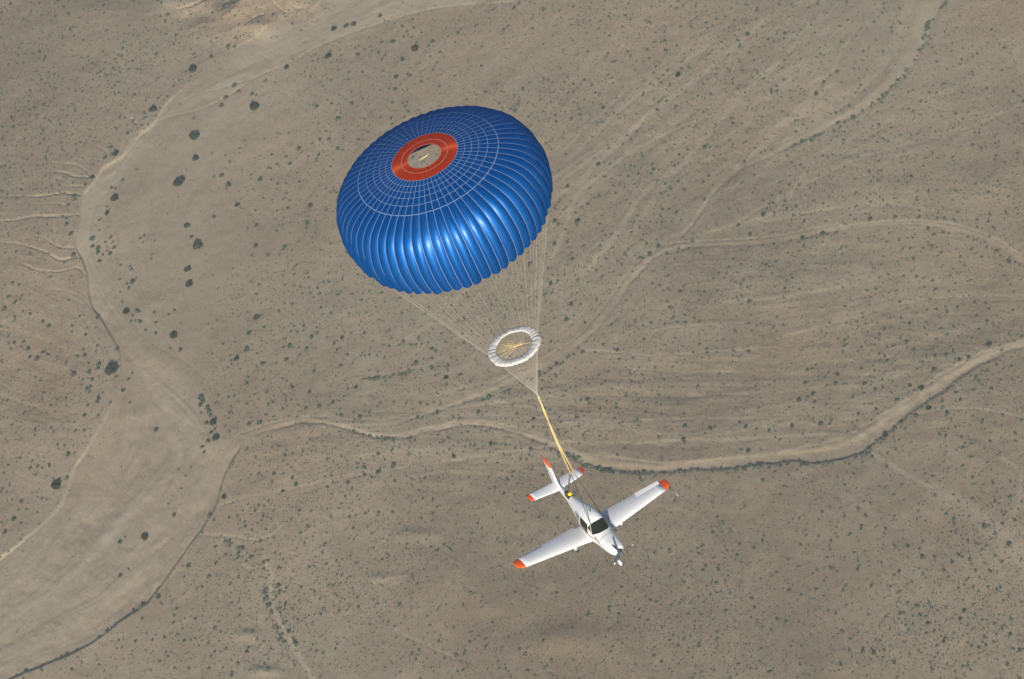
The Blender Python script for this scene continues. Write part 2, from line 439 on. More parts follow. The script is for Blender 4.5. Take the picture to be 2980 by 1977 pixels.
def smooth_line(P, attr=None, n=5):
    """Catmull-Rom through traced points so that banks curve instead of kinking."""
    P = np.asarray(P, float)
    Q = np.concatenate([[2 * P[0] - P[1]], P, [2 * P[-1] - P[-2]]])
    out = []
    for i in range(1, len(Q) - 2):
        for k in range(n):
            t = k / n
            p0, p1, p2, p3 = Q[i - 1], Q[i], Q[i + 1], Q[i + 2]
            out.append(0.5 * (2 * p1 + (p2 - p0) * t + (2 * p0 - 5 * p1 + 4 * p2 - p3) * t * t + (3 * p1 - p0 - 3 * p2 + p3) * t ** 3))
    out.append(P[-1])
    return np.array(out)

# a wobble shared by every edge, so that banks are ragged like cut earth
WOB = 0.9 * fbm(X, Y, 9.0, 301, 4, 0.6) + 0.5 * noise2(X, Y, 2.2, 305)

def braids():
    """Line integral convolution of noise along the runoff directions: -1..1 streaks over the core lattice."""
    st = 10
    xs, ys = X[::st, ::st], Y[::st, ::st]
    c2 = np.zeros(xs.shape); s2 = np.zeros(xs.shape)
    lines = [np.array(l, float) for l in FLOW]
    for ch, _d in CHANNELS:
        lines.append(np.array(ch)[:, :2])
    lines += [np.array(BANK_OUTER[::3], float), np.array(BANK_LOWER[::3], float), np.array(BANK_INNER[::3], float), np.array(BANK_MID, float)]
    for L in lines:
        W = ground_np(L)
        for i in range(len(W) - 1):
            d = W[i + 1] - W[i]
            ln = np.linalg.norm(d)
            n = max(1, int(ln / 18))
            dl = IB @ (d / ln)
            dl = dl / np.array([STEP_A, STEP_B])
            th = math.atan2(dl[1], dl[0])
            for k in range(n):
                p = W[i] + d * ((k + 0.5) / n)
                w = (ln / n) / ((xs - p[0]) ** 2 + (ys - p[1]) ** 2 + 80.0) ** 1.4
                c2 += w * math.cos(2 * th)
                s2 += w * math.sin(2 * th)
    th = 0.5 * np.arctan2(s2, c2)
    ux, uy = np.cos(th), np.sin(th)
    def up(F, shape, f):
        i = np.clip(np.arange(shape[0]) / f, 0, F.shape[0] - 1.001)
        j = np.clip(np.arange(shape[1]) / f, 0, F.shape[1] - 1.001)
        i0, j0 = i.astype(int), j.astype(int)
        fi, fj = (i - i0)[:, None], (j - j0)[None]
        return (F[i0][:, j0] * (1 - fi) + F[i0 + 1][:, j0] * fi) * (1 - fj) + (F[i0][:, j0 + 1] * (1 - fi) + F[i0 + 1][:, j0 + 1] * fi) * fj
    def lic(f, steps, seed, wander):
        shape = (na // f + 1, nb // f + 1)
        C, S = up(np.cos(2 * th), shape, st / f), up(np.sin(2 * th), shape, st / f)
        t = 0.5 * np.arctan2(S, C)
        ii, jj = np.meshgrid(np.arange(shape[0]), np.arange(shape[1]), indexing='ij')
        t = t + wander * noise2(ii * 1.0, jj * 1.0, 60.0 / f, seed + 5) + 0.5 * wander * noise2(ii * 1.0, jj * 1.0, 22.0 / f, seed + 6)
        r = np.random.default_rng(seed)
        N = r.normal(size=shape)
        acc = N.copy()
        for sgn in (1, -1):
            px, py = ii.astype(float), jj.astype(float)
            dx, dy = sgn * np.cos(t), sgn * np.sin(t)
            for k in range(steps):
                px = np.clip(px + dx, 0, shape[0] - 1.001)
                py = np.clip(py + dy, 0, shape[1] - 1.001)
                qi, qj = np.rint(px).astype(int), np.rint(py).astype(int)
                acc += N[qi, qj]
                tx, ty = np.cos(t[qi, qj]), np.sin(t[qi, qj])
                flip = np.where(tx * dx + ty * dy < 0, -1.0, 1.0)
                dx, dy = tx * flip, ty * flip
        acc /= acc.std()
        return np.clip(acc / 2.2, -1.3, 1.3), shape
    fine, _ = lic(2, 16, 41, 0.25)
    coarse, _ = lic(5, 18, 42, 0.30)
    wide, _ = lic(12, 12, 43, 0.3)
    return up(fine, (na, nb), 2), up(coarse, (na, nb), 5), up(wide, (na, nb), 12)
LF, LC, LW = braids()

def blobs(items, base=0.0):
    s = np.full(X.shape, base)
    for x, y, rx, ry, a in items:
        s = s + a * np.exp(-(((QX - x) / rx) ** 2 + ((QY - y) / ry) ** 2))
    return s

braid = np.clip(blobs([(1900,1210,800,170,0.9),(2550,1000,500,260,0.7),(2250,380,650,330,0.7),(1250,1260,400,120,0.8),(250,1700,350,300,0.25),(120,1050,220,330,0.8),(1700,650,300,350,0.45),(2350,820,400,200,0.35),(1100,1400,400,90,0.4)], 0.16), 0, 1)

H = 1.3 * fbm(X, Y, 150.0, 21, 3) + 0.30 * fbm(X, Y, 26.0, 25, 3) + 0.10 * fbm(X, Y, 5.0, 29, 3)
H += braid * (0.09 * LF + 0.19 * LC + 0.26 * LW)
for x, y, rx, ry, h in MOUNDS:
    gx, gy = (QX - x) / rx, (QY - y) / ry
    wv = 0.25 * fbm(X, Y, 14.0, 77, 3)
    H += h * np.exp(-(gx * gx + gy * gy) * (1 + wv) )
hill = np.clip(blobs([(570,10,110,55,1.0),(720,40,110,60,1.0),(850,0,90,45,0.9)]), 0, 1)
H += hill * 0.9 * (1 - np.abs(fbm(X, Y, 22.0, 61, 3)) * 3.0)

sand = np.zeros(X.shape)
# main river bed
def ring(pts, n=4):
    return smooth_line(wiggle(pts), n=n)
RP = np.concatenate([ring(BANK_OUTER[::-1]), ring(BANK_INNER), ring(BANK_MID), ring(BANK_LOWER)])
inp = inside([tuple(p) for p in RP], QX + 3.0 * WOB, QY + 3.0 * WOB)
def dist_to(pts, reach):
    P = ground_np(smooth_line(wiggle(pts), n=4))
    return near_line(P, np.zeros(len(P)), reach)[0]
dOut, dIn, dMid, dLow = dist_to(BANK_OUTER, 70), dist_to(BANK_INNER, 40), dist_to(BANK_MID, 40), dist_to(BANK_LOWER, 40)
soft_out = np.clip(blobs([(600,210,160,120,1.0),(870,40,150,60,0.8),(300,1240,90,190,0.9),(120,1540,160,110,0.8)]), 0, 1)
step_out = (1 - soft_out) * sstep(0.2, 1.7, dOut) + soft_out * sstep(0, 20.0, dOut)
bed = np.minimum(np.minimum(step_out, sstep(0, 10, dIn)), np.minimum(sstep(0, 13.0, dMid), sstep(0.1, 1.3, dLow)))
bed = np.where(inp, bed, 0.0)
OP = ring(BANK_OUTER)
within = inside([tuple(p) for p in OP] + [(-200, 2300), (3400, 2300), (3400, -300)], QX + 3.0 * WOB, QY + 3.0 * WOB)
lower = sstep(880, 1100, QY)
cut = (1 - soft_out) * sstep(0.1, 1.0, dOut) + soft_out * sstep(0, 20.0, dOut)
upper_dip = np.where(within, cut * np.exp(-(dOut / 20.0) ** 2), 0.0)
bank_h = np.clip(0.75 + 0.55 * fbm(X, Y, 22, 411, 3), 0.2, 1.3)
low_dip = np.where(inp, np.minimum(np.minimum(cut, sstep(0, 24.0, dMid)), np.minimum(sstep(0, 18, dIn), sstep(0.1, 1.2, dLow))), 0.0)
H -= 0.95 * bank_h * upper_dip * (1 - lower) + 1.05 * low_dip * lower * np.clip(0.55 + 0.6 * bank_h, 0.5, 1.2)
H += bed * (0.06 * LF + 0.15 * LC + 0.22 * LW) 
sand = np.maximum(sand, bed * (0.88 - 0.34 * sstep(880, 1100, QY) + 0.26 * LC + 0.22 * LF + 0.12 * LW))
inner_flat = np.clip(blobs([(520,480,260,330,1.0),(470,800,200,250,0.8),(330,1420,260,260,0.95),(420,1080,190,170,0.9),(700,260,280,160,0.6),(250,1650,280,230,0.8)]), 0, 1)
sand = np.maximum(sand, 0.40 * inner_flat * (0.9 + 0.25 * LC + 0.15 * LF))
chan_mask = np.zeros(X.shape, bool)
for pts, depth in CHANNELS:
    mouth = sstep(690, 900, QX) if pts[0][0] < 690 else 1.0
    S = smooth_line(np.array(pts, float), n=5)
    P = ground_np(S[:, :2])
    hw = S[:, 2] / PXM
    D, A = near_line(P, hw, hw.max() + 6)
    v = np.clip(0.5 + 0.5 * near_line.side * D / np.maximum(A, 0.3), 0, 1)
    e = A - D + 0.9 * WOB                     # metres inside the edge
    bw = 1.2 + 1.6 * np.clip(fbm(X, Y, 30, 181, 2) + 0.2, 0, 1) + 2.2 * (1 - v)
    prof = sstep(0, 1, e / bw)
    H -= mouth * depth * (0.30 + 0.62 * v) * prof * np.clip(0.72 + 0.5 * fbm(X, Y, 38, 88, 3), 0.12, 1.1) * (1 - 0.9 * bed)
    H += prof * (0.10 * LC + 0.10 * LW)
    sand = np.maximum(sand, prof * (0.36 + 0.25 * LC + 0.12 * LF + 0.2 * fbm(X, Y, 30, 188, 2)))
    chan_mask |= e > 0.4
for pts, hwp, depth in GULLIES:
    hwp, depth = hwp * 0.8, depth * 0.42
    P = ground_np(smooth_line(np.array(pts, float), n=4))
    hw = hwp / PXM
    taper = np.minimum(1.0, np.linspace(0.25, 2.2, len(P)))
    D, A = near_line(P, taper, hw * 2 + 4)
    d = D + 0.5 * WOB
    H -= 0.75 * depth * A * np.clip(0.8 + 0.5 * noise2(X, Y, 9, 190), 0.3, 1.2) * (1 - sstep(hw * 0.25, hw * 1.35, d))
    sand = np.maximum(sand, 0.45 * (1 - sstep(hw * 0.3, hw * 1.2, d)) * (D < 1e5))
for pts, hwp, k in STREAKS:
    P = ground_np(smooth_line(np.array(pts, float), n=4))
    hw = hwp / PXM
    D, A = near_line(P, np.ones(len(P)), hw * 2 + 5)
    d = D + 0.6 * WOB * min(1.0, hw)
    prof = (1 - sstep(hw * 0.35, hw * 1.3, d)) * (D < 1e5)
    H -= 0.16 * k * prof
    sand = np.maximum(sand, np.clip(k * prof * (0.95 + 0.25 * LF), 0, 1))
sand = np.maximum(sand, blobs([(715,1274,70,20,0.55)]))
sand = np.clip(sand + 0.05 * LC + 0.30 * braid * (LC * 0.7 + LF * 0.6 + LW * 0.8), 0, 1)
tone = np.clip(0.5 + 0.50 * fbm(X, Y, 70.0, 91, 4) + 0.34 * fbm(X, Y, 11.0, 95, 4, 0.6) + 0.20 * LC * braid + 0.07 * LF, 0, 1)
warm = np.clip(0.40 + 0.40 * fbm(X, Y, 45.0, 101, 4) + blobs([(240,1300,200,170,0.35),(100,1000,200,300,0.22),(690,50,130,70,0.55),(1650,1850,300,120,0.20),(2350,780,300,110,-0.45),(2480,130,260,170,-0.40),(1850,640,160,170,-0.22),(1250,1600,300,90,-0.2),(1050,1930,300,100,-0.3)]), 0, 1)
scrub_dim = np.clip(blobs([(2300,1750,800,330,0.75),(1500,1600,500,350,0.6),(200,150,330,200,0.65),(1000,1700,350,250,0.5),(2800,500,350,300,0.35),(2200,900,500,250,0.4),(1900,1000,400,250,0.35)]), 0, 1)  # thicker scrub and duller soil; lower right also has light falloff painted in

# lattice heights, faded out to the coarse plain beyond the frame
HZ = np.zeros(GX.shape)
fade = np.minimum.outer(sstep(0, 25, np.minimum(LA[ka:ka + na] - LA[ka], LA[ka + na - 1] - LA[ka:ka + na])),
                        sstep(0, 25, np.minimum(LB[kb:kb + nb] - LB[kb], LB[kb + nb - 1] - LB[kb:kb + nb])))
HZ[core] = H * fade
far = np.hypot(GX, GY)
HZ += np.where(far > 600, 12.0 * fbm(GX, GY, 900.0, 131, 4) * sstep(600, 2500, far), 0.0)
def full(F, base):
    r = np.full(GX.shape, base)
    r[core] = F * fade + base * (1 - fade)
    return r
A_SAND, A_TONE, A_WARM, A_SCRUB_DIM = full(sand, 0.1), full(tone, 0.5), full(warm, 0.45), full(scrub_dim, 0.4)
def ground_h(x, y):
    ab = IB @ np.array([x, y])
    i, j = (ab[0] - LA[ka]) / STEP_A, (ab[1] - LB[kb]) / STEP_B
    i, j = min(max(i, 0), na - 1.001), min(max(j, 0), nb - 1.001)
    i0, j0 = int(i), int(j)
    fi, fj = i - i0, j - j0
    h = HZ[core]
    return float((h[i0, j0] * (1 - fi) + h[i0 + 1, j0] * fi) * (1 - fj) + (h[i0, j0 + 1] * (1 - fi) + h[i0 + 1, j0 + 1] * fi) * fj)
def sample(F, x, y):
    a = IB[0, 0] * x + IB[0, 1] * y
    b = IB[1, 0] * x + IB[1, 1] * y
    i = np.clip(np.rint((a - LA[ka]) / STEP_A).astype(int), 0, na - 1)
    j = np.clip(np.rint((b - LB[kb]) / STEP_B).astype(int), 0, nb - 1)
    return F[i, j]

def desert_mat():
    m, N, L, b = new_mat("desert_soil")
    b.inputs["Roughness"].default_value = 0.95
    b.inputs["Specular IOR Level"].default_value = 0.08
    tc = N.new("ShaderNodeTexCoord")
    def attr(n):
        a = N.new("ShaderNodeAttribute")
        a.attribute_name = n
        return a.outputs["Fac"]
    def noise(scale, detail, rough=0.6):
        n = N.new("ShaderNodeTexNoise")
        n.inputs["Scale"].default_value = scale
        n.inputs["Detail"].default_value = detail
        n.inputs["Roughness"].default_value = rough
        L.new(tc.outputs["Object"], n.inputs["Vector"])
        return n.outputs["Fac"]
    def mix(fac, a, c, mode='MIX'):
        x = N.new("ShaderNodeMix")
        x.data_type = 'RGBA'
        x.blend_type = mode
        for s, v in (("Factor", fac), ("A", a), ("B", c)):
            if hasattr(v, "is_linked"):
                L.new(v, x.inputs[s])
            elif isinstance(v, tuple):
                x.inputs[s].default_value = (*v, 1)
            else:
                x.inputs[s].default_value = v
        return x.outputs["Result"]
    def ramp(v, lo, hi, a=0.0, c=1.0):
        r = N.new("ShaderNodeMapRange")
        r.inputs["From Min"].default_value = lo
        r.inputs["From Max"].default_value = hi
        r.inputs["To Min"].default_value = a
        r.inputs["To Max"].default_value = c
        L.new(v, r.inputs["Value"])
        return r.outputs["Result"]
    soil = mix(attr("warm"), SOIL_COOL, SOIL_WARM)
    soil = mix(ramp(attr("scrub_dim"), 0, 1, 0, 0.55), soil, SOIL_DULL)
    soil = mix(attr("tone"), mix(1.0, soil, (0.78, 0.77, 0.76), 'MULTIPLY'), mix(1.0, soil, (1.17, 1.17, 1.18), 'MULTIPLY'))
    both = mix(attr("sand"), soil, SAND)
    g1 = ramp(noise(2.1, 4, 0.7), 0.30, 0.70, 0.64, 1.34)     # gravel and litter, about a metre
    g2 = ramp(noise(0.22, 4, 0.6), 0.3, 0.7, 0.93, 1.07)
    def val(v):
        c = N.new("ShaderNodeCombineColor")
        for k in range(3):
            L.new(v, c.inputs[k])
        return c.outputs["Color"]
    both = mix(ramp(attr("sand"), 0.2, 0.9, 1.0, 0.35), both, mix(1.0, both, val(g1), 'MULTIPLY'))
    both = mix(1.0, both, val(g2), 'MULTIPLY')
    L.new(both, b.inputs["Base Color"])
    bp = N.new("ShaderNodeBump")
    bp.inputs["Strength"].default_value = 0.7
    bp.inputs["Distance"].default_value = 0.25
    L.new(noise(2.0, 4, 0.65), bp.inputs["Height"])
    L.new(bp.outputs["Normal"], b.inputs["Normal"])
    return m
SOIL_COOL, SOIL_WARM, SOIL_DULL, SAND = (0.392, 0.325, 0.216), (0.465, 0.340, 0.214), (0.330, 0.258, 0.166), (0.522, 0.428, 0.290)
M_SOIL = desert_mat()

quad_idx = np.arange(NA * NB).reshape(NA, NB)
Q = np.stack([quad_idx[:-1, :-1], quad_idx[:-1, 1:], quad_idx[1:, 1:], quad_idx[1:, :-1]], -1)
if ex[0] * ey[1] - ex[1] * ey[0] > 0:
    Q = Q[..., ::-1]
kind_map = np.zeros((NA, NB), np.int8)
kc = np.zeros(X.shape, np.int8)
kc[hill > 0.45] = 3
kc[chan_mask] = 2
kc[inp] = 1
kind_map[core] = kc
kq = kind_map[:-1, :-1]
co_all = np.stack([GX, GY, HZ], -1).reshape(-1, 3)
# true normals of the whole sheet, so that the pieces meet without a seam
da = np.gradient(HZ, LA, axis=0)
db = np.gradient(HZ, LB, axis=1)
gxy = np.stack([da, db], -1) @ IB
NRM = np.concatenate([-gxy, np.ones((NA, NB, 1))], -1).reshape(-1, 3)
NRM /= np.linalg.norm(NRM, axis=1)[:, None]
for k, name, label in ((0, "ground", "pale tan desert plain of gravel and scattered scrub"), (1, "riverbed", "broad sandy dry riverbed bending round the left of the view"),
                       (2, "dry_wash", "narrow dry washes winding across the desert plain"), (3, "hillside", "bare pinkish eroded hillside at the top edge of the view")):
    q = Q[kq == k].reshape(-1, 4)
    used, inv = np.unique(q, return_inverse=True)
    o = big_mesh(name, co_all[used], inv.reshape(-1, 4), M_SOIL)
    for an, F in (("sand", A_SAND), ("tone", A_TONE), ("warm", A_WARM), ("scrub_dim", A_SCRUB_DIM)):
        at = o.data.attributes.new(an, 'FLOAT', 'POINT')
        at.data.foreach_set("value", np.ascontiguousarray(F.ravel()[used], np.float32))
    o.data.normals_split_custom_set_from_vertices(NRM[used].tolist())
    o["kind"] = "structure"
    o["label"] = label

# ------------------------------------------------------------------ the desert air between the camera and the floor
hz_top = CAMPOS.z + 15.0
hz_bot = float(HZ.min()) - 1.0
hx = float(max(abs(GX).max(), abs(GY).max())) + 50.0
hv = [(sx_ * hx, sy_ * hx, z_) for z_ in (hz_bot, hz_top) for sx_, sy_ in ((-1, -1), (1, -1), (1, 1), (-1, 1))]
hf = [(3, 2, 1, 0), (4, 5, 6, 7), (0, 1, 5, 4), (1, 2, 6, 5), (2, 3, 7, 6), (3, 0, 4, 7)]
M_HAZE = bpy.data.materials.new("desert_haze")
M_HAZE.use_nodes = True
hn = M_HAZE.node_tree
for n in list(hn.nodes):
    hn.nodes.remove(n)
h_out = hn.nodes.new("ShaderNodeOutputMaterial")
h_vol = hn.nodes.new("ShaderNodeVolumePrincipled")
h_vol.inputs["Color"].default_value = (0.72, 0.81, 0.92, 1)
h_vol.inputs["Density"].default_value = HAZE
h_vol.inputs["Anisotropy"].default_value = 0.0
hn.links.new(h_vol.outputs["Volume"], h_out.inputs["Volume"])
haze = mesh_obj("haze", hv, hf, M_HAZE, smooth=False)
haze["kind"] = "stuff"
haze["label"] = "thin dusty air over the desert"

# ------------------------------------------------------------------ the parachute
CR = 5.9                               # inflated radius, metres
NG = 62                                # gores
VENT = at_depth(1235, 455, FPX * CR / 318.5)
_dep = FPX * CR / 318.5
_L = 19.0
for _ in range(30):
    CONF = at_depth(1565, 1152, _dep + 0.636 * _L)
    _L = (CONF - VENT).length
AX = (VENT - CONF).normalized()        # the canopy's own up
TO_CAM = (CAMPOS - VENT).normalized()
EX = (TO_CAM - AX * TO_CAM.dot(AX)).normalized()
EY = AX.cross(EX)
chute = empty("parachute", "big blue round parachute with a red crown ring and white seam lines holding the aircraft", "parachute", CONF)
R_CH = Matrix((EX, EY, AX)).transposed().to_4x4()
chute.matrix_world = Matrix.Translation(CONF) @ R_CH
HV = (VENT - CONF).length              # vent height above the confluence

PROF = [(.157, .000), (.24, .003), (.32, .010), (.42, .027), (.50, .045), (.60, .073), (.68, .100), (.75, .126), (.81, .157), (.87, .203), (.92, .265), (.955, .338), (.98, .422), (.995, .512), (.998, .600), (.990, .685), (.972, .765), (.950, .826)]
PROF = np.array(PROF) * CR
PS = smooth_line(PROF, n=6)
PL = np.concatenate([[0], np.cumsum(np.linalg.norm(np.diff(PS, axis=0), axis=1))])
PLEN = PL[-1]
def prof_at(s):
    return float(np.interp(s, PL, PS[:, 0])), float(np.interp(s, PL, PS[:, 1]))
def s_of_r(r):
    k = np.argmax(PS[:, 0])
    return float(np.interp(r, PS[:k + 1, 0], PL[:k + 1]))
def bulge_of(s):
    r, d = prof_at(s)
    t = s / PLEN
    return 0.09 + 0.16 * float(sstep(0.42, 0.95, np.array(t)))
gr = np.random.default_rng(5)
G_PH = gr.uniform(-1, 1, (NG, 6))
def gore_point(g, u, s, lift=0.0):
    """Point on gore g (u 0..1 across, s metres along the meridian), in the parachute's frame."""
    r, d = prof_at(s)
    lift_far = 0.21 * 0.5 * (1 - math.cos(2 * math.pi * (g + u) / NG)) * float(sstep(0.45, 1.0, np.array(s / PLEN)))
    r2, d2 = prof_at(min(s + 0.05, PLEN))
    r1, d1 = prof_at(max(s - 0.05, 0))
    tr, td = r2 - r1, d2 - d1
    l = math.hypot(tr, td)
    nr, nz = td / l, tr / l                # outward normal in the meridian plane (radius, up)
    a0, a1_ = 2 * math.pi * g / NG, 2 * math.pi * (g + 1) / NG
    t = s / PLEN
    wig = lambda q: 0.012 * t * t * (math.sin(7 * t + 5 * G_PH[q % NG, 0]) * G_PH[q % NG, 1] + 0.6 * G_PH[q % NG, 2])
    ra, rb = r * (1 + wig(g)), r * (1 + wig(g + 1))
    x = ra * math.cos(a0) * (1 - u) + rb * math.cos(a1_) * u
    y = ra * math.sin(a0) * (1 - u) + rb * math.sin(a1_) * u
    w = 2 * r * math.sin(math.pi / NG)
    b = bulge_of(s) * w * (1 + 0.22 * G_PH[g % NG, 3] * t) * math.sin(math.pi * u) ** 0.8
    b += w * 0.02 * t * math.sin(9 * t + 6 * G_PH[g % NG, 4]) * math.sin(2 * math.pi * u)
    b += lift
    am = (a0 + a1_) / 2 if 0 < u < 1 else (a0 if u <= 0 else a1_)
    x += b * nr * math.cos(am)
    y += b * nr * math.sin(am)
    z = HV - d + b * nz + lift_far * CR
    return Vector((x, y, z))
S_RED = s_of_r(0.32 * CR)
NU = 8
ss = np.concatenate([np.linspace(S_RED, PLEN * 0.5, 10), np.linspace(PLEN * 0.5, PLEN, 30)[1:]])
for g in range(NG):
    V = []
    for i, s in enumerate(ss):
        for j in range(NU + 1):
            u = j / NU
            hem = 0.04 * (math.sin(math.pi * u) - 0.3) * (1 if i == len(ss) - 1 else 0)
            p = gore_point(g, u, s)
            p.z -= hem
            V.append(p)
    F = [f[::-1] for f in grid_faces(len(ss), NU + 1)]
    go = mesh_obj("gore", V, F, M_BLUE, chute)
    # the pale tape sewn along the seam
    TV = []
    tw = 0.0125
    for s in ss:
        p = gore_point(g, 0, s, 0.012)
        a = 2 * math.pi * g / NG
        side = Vector((-math.sin(a), math.cos(a), 0)) * tw
        up = (p - Vector((0, 0, HV - 4.5))).normalized() * 0.012
        TV += [p - side + up * 0.3, p + up, p + side + up * 0.3]
    mesh_obj("seam_tape", TV, [f[::-1] for f in grid_faces(len(ss), 3)], M_TAPE, go)
# the red crown ring, pleated panel by panel
srd = np.linspace(0, S_RED, 9)
V = []
CN = NG * 6
for s in srd:
    for c in range(CN):
        V.append(gore_point(c // 6, (c % 6) / 6.0, s))
crown = mesh_obj("crown_ring", V, [f[::-1] for f in grid_faces(len(srd), CN, wrap=True)], M_RED, chute)
V, F = [], []
for g in range(NG):
    a = 2 * math.pi * g / NG
    side = Vector((-math.sin(a), math.cos(a), 0)) * 0.008
    base = len(V)
    for s in srd:
        p = gore_point(g, 0, s, 0.012)
        V += [p - side, p + side]
    F += [(base + 2 * i, base + 2 * i + 2, base + 2 * i + 3, base + 2 * i + 1) for i in range(len(srd) - 1)]
o = mesh_obj("crown_seams", V, F, M_REDSEAM, crown)
o["kind"] = "stuff"
def ring_tape(r, width, mat, name):
    s0 = s_of_r(r * CR)
    V = []
    for k, ds in enumerate((-width / 2, 0, width / 2)):
        for c in range(NG * NU):
            V.append(gore_point(c // NU, (c % NU) / NU, max(s0 + ds, 0.0), 0.016 + (0.006 if k == 1 else 0)))
    return mesh_obj(name, V, [f[::-1] for f in grid_faces(3, NG * NU, wrap=True)], mat, chute)
ring_tape(.162, 0.05, M_REDTAPE, "vent_band")
ring_tape(.225, 0.045, M_REDTAPE, "ring_tape")
for r in (.322, .385, .447, .512, .590):
    ring_tape(r, 0.027, M_TAPE, "ring_tape")
ring_tape(.682, 0.042, M_TAPE, "ring_tape")

# lines across the vent and the yellow bundle tied at its middle
for k in range(8):
    a = math.pi * k / 8
    p, q = gore_point(int(k * NG / 16), 0, 0), gore_point(int(k * NG / 16) + NG // 2, 0, 0)
    V, F = tube([p, (p + q) / 2 - Vector((0, 0, 0.06)), q], 0.002, 4)
    mesh_obj("vent_line", V, F, M_LINE, chute)
V, F = tube([(0.05, -0.34, HV - 0.04), (0.02, -0.12, HV - 0.06), (-0.02, 0.1, HV - 0.05), (-0.06, 0.30, HV - 0.04)], [0.012, 0.032, 0.030, 0.010], 6)
mesh_obj("vent_bundle", V, F, M_YELLOW, chute)
# the slider: a puffed white cloth ring threaded on the lines
SLZ = HV * 0.221
SLR_OUT, SLR_IN = 1.55, 1.17
SLQ = np.array([(0, 1.55, -0.13), (0.15, 1.565, -0.02), (0.30, 1.50, 0.015), (0.50, 1.36, 0.025), (0.70, 1.23, 0.015), (0.85, 1.09, -0.01), (1.0, 1.07, -0.09)])
def slider_point(a, q, pleat):
    """q 0 = outer hem, 1 = inner hem; a shallow arch of cloth between two hanging hems."""
    r, z = float(np.interp(q, SLQ[:, 0], SLQ[:, 1])), float(np.interp(q, SLQ[:, 0], SLQ[:, 2]))
    w = math.sin(math.pi * (0.10 + q * 0.8))
    aa = a + 0.05 * math.sin(3 * a + 1) + 0.03 * math.sin(7 * a)
    puff = abs(math.sin(13 * aa)) ** 0.8 - 0.6
    r += 0.018 * math.sin(6 * a + 1.3) + 0.012 * math.sin(11 * a) + 0.022 * math.sin(26 * aa + 0.8 * math.sin(2 * a)) * (1 - q) ** 2
    z += 0.050 * w * puff * (0.6 + 0.4 * math.sin(4 * a + 2)) + 0.022 * math.sin(5 * a + 2.0)
    ca = math.cos(a)                       # cloth leaned away from the sun, shaped so the ring turns grey
    z -= (0.030 if ca > 0 else 0.085) * (q - 0.5) * 2 * ca
    return Vector((r * math.cos(a), r * math.sin(a), SLZ + z))
NS = 42 * 8
V = [slider_point(2 * math.pi * c / NS, q, 1.0) for q in np.linspace(0, 1, 13) for c in range(NS)]
slider = mesh_obj("slider_ring", V, [f[::-1] for f in grid_faces(13, NS, wrap=True)], M_SLIDER, chute)
Vt, Ft = tube([slider_point(2 * math.pi * c / 112, 0.0, 1.0) for c in range(113)], 0.030, 5, cap=False)
mesh_obj("slider_hem", Vt, Ft, M_SLIDER, slider)
hub = Vector((0.06, 0.30, SLZ - 0.06))
for k, (a, sl) in enumerate(((3.55, .9), (3.85, .95), (4.1, 1.0), (4.4, 1.0), (4.7, .95), (5.0, .9), (5.35, .8), (5.8, .6), (1.2, .5), (2.2, .5), (3.7, 1), (3.98, 1), (4.25, 1), (4.55, 1), (6.2, .5), (0.5, .5))):
    tip = slider_point(a, 1.0, 1.0)
    mid = hub.lerp(tip, 0.45) + Vector((0.05 * math.sin(3 * k), 0.04 * math.cos(5 * k), -0.05))
    root = hub + Vector((0.05 * math.cos(k), -0.25 - 0.06 * math.sin(k), 0.02 * math.sin(2 * k)))
    V, F = tube([root + Vector((0, 0.45, -0.03)), root, mid, tip], [0.016, 0.018, 0.012, 0.009], 4)
    mesh_obj("slider_strap", V, F, M_YELLOW, slider)

# suspension lines from every seam through the slider's grommets down to the confluence
for g in range(NG):
    top = gore_point(g, 0, PLEN)
    a = math.atan2(top.y, top.x)
    mid = Vector((1.44 * math.cos(a), 1.44 * math.sin(a), SLZ + 0.03))
    end = Vector((0.04 * math.cos(a), 0.04 * math.sin(a), 0.18))
    V, F = tube([top, mid, end], [0.0036, 0.0036, 0.0034] if g % 2 else [0.0018, 0.0018, 0.0016], 4, cap=False)
    mesh_obj("suspension_line", V, F, M_LINE, chute)
V, F = tube([(0, 0, 0.42), (0, 0, 0.15), (0, 0, -0.05)], [0.05, 0.042, 0.036], 8)
mesh_obj("line_gather", V, F, M_LINE, chute)

# ------------------------------------------------------------------ the aircraft
PX_, PY_, PZ_ = np.array([.518, -.52, .68]), np.array([.843, .445, -.302]), None
def cam_vec(v):                       # (image right, image up, towards the camera) -> world
    return RIGHT * float(v[0]) + UP * float(v[1]) - FWD * float(v[2])
NOSE = at_depth(1811, 1612, 228.6)
bx = cam_vec(PX_).normalized()        # nose direction
by = cam_vec(PY_)
by = (by - bx * by.dot(bx)).normalized()   # towards its left wing
bz = bx.cross(by)
plane = empty("light_aircraft", "white low-wing propeller aircraft with orange wing tips hanging under the parachute", "aircraft", NOSE)
plane.matrix_world = Matrix.Translation(NOSE) @ Matrix((-bx, -by, bz)).transposed().to_4x4()
# frame of the builder: x aft of the spinner tip, y to the right wing, z up
PWM = plane.matrix_world.copy()

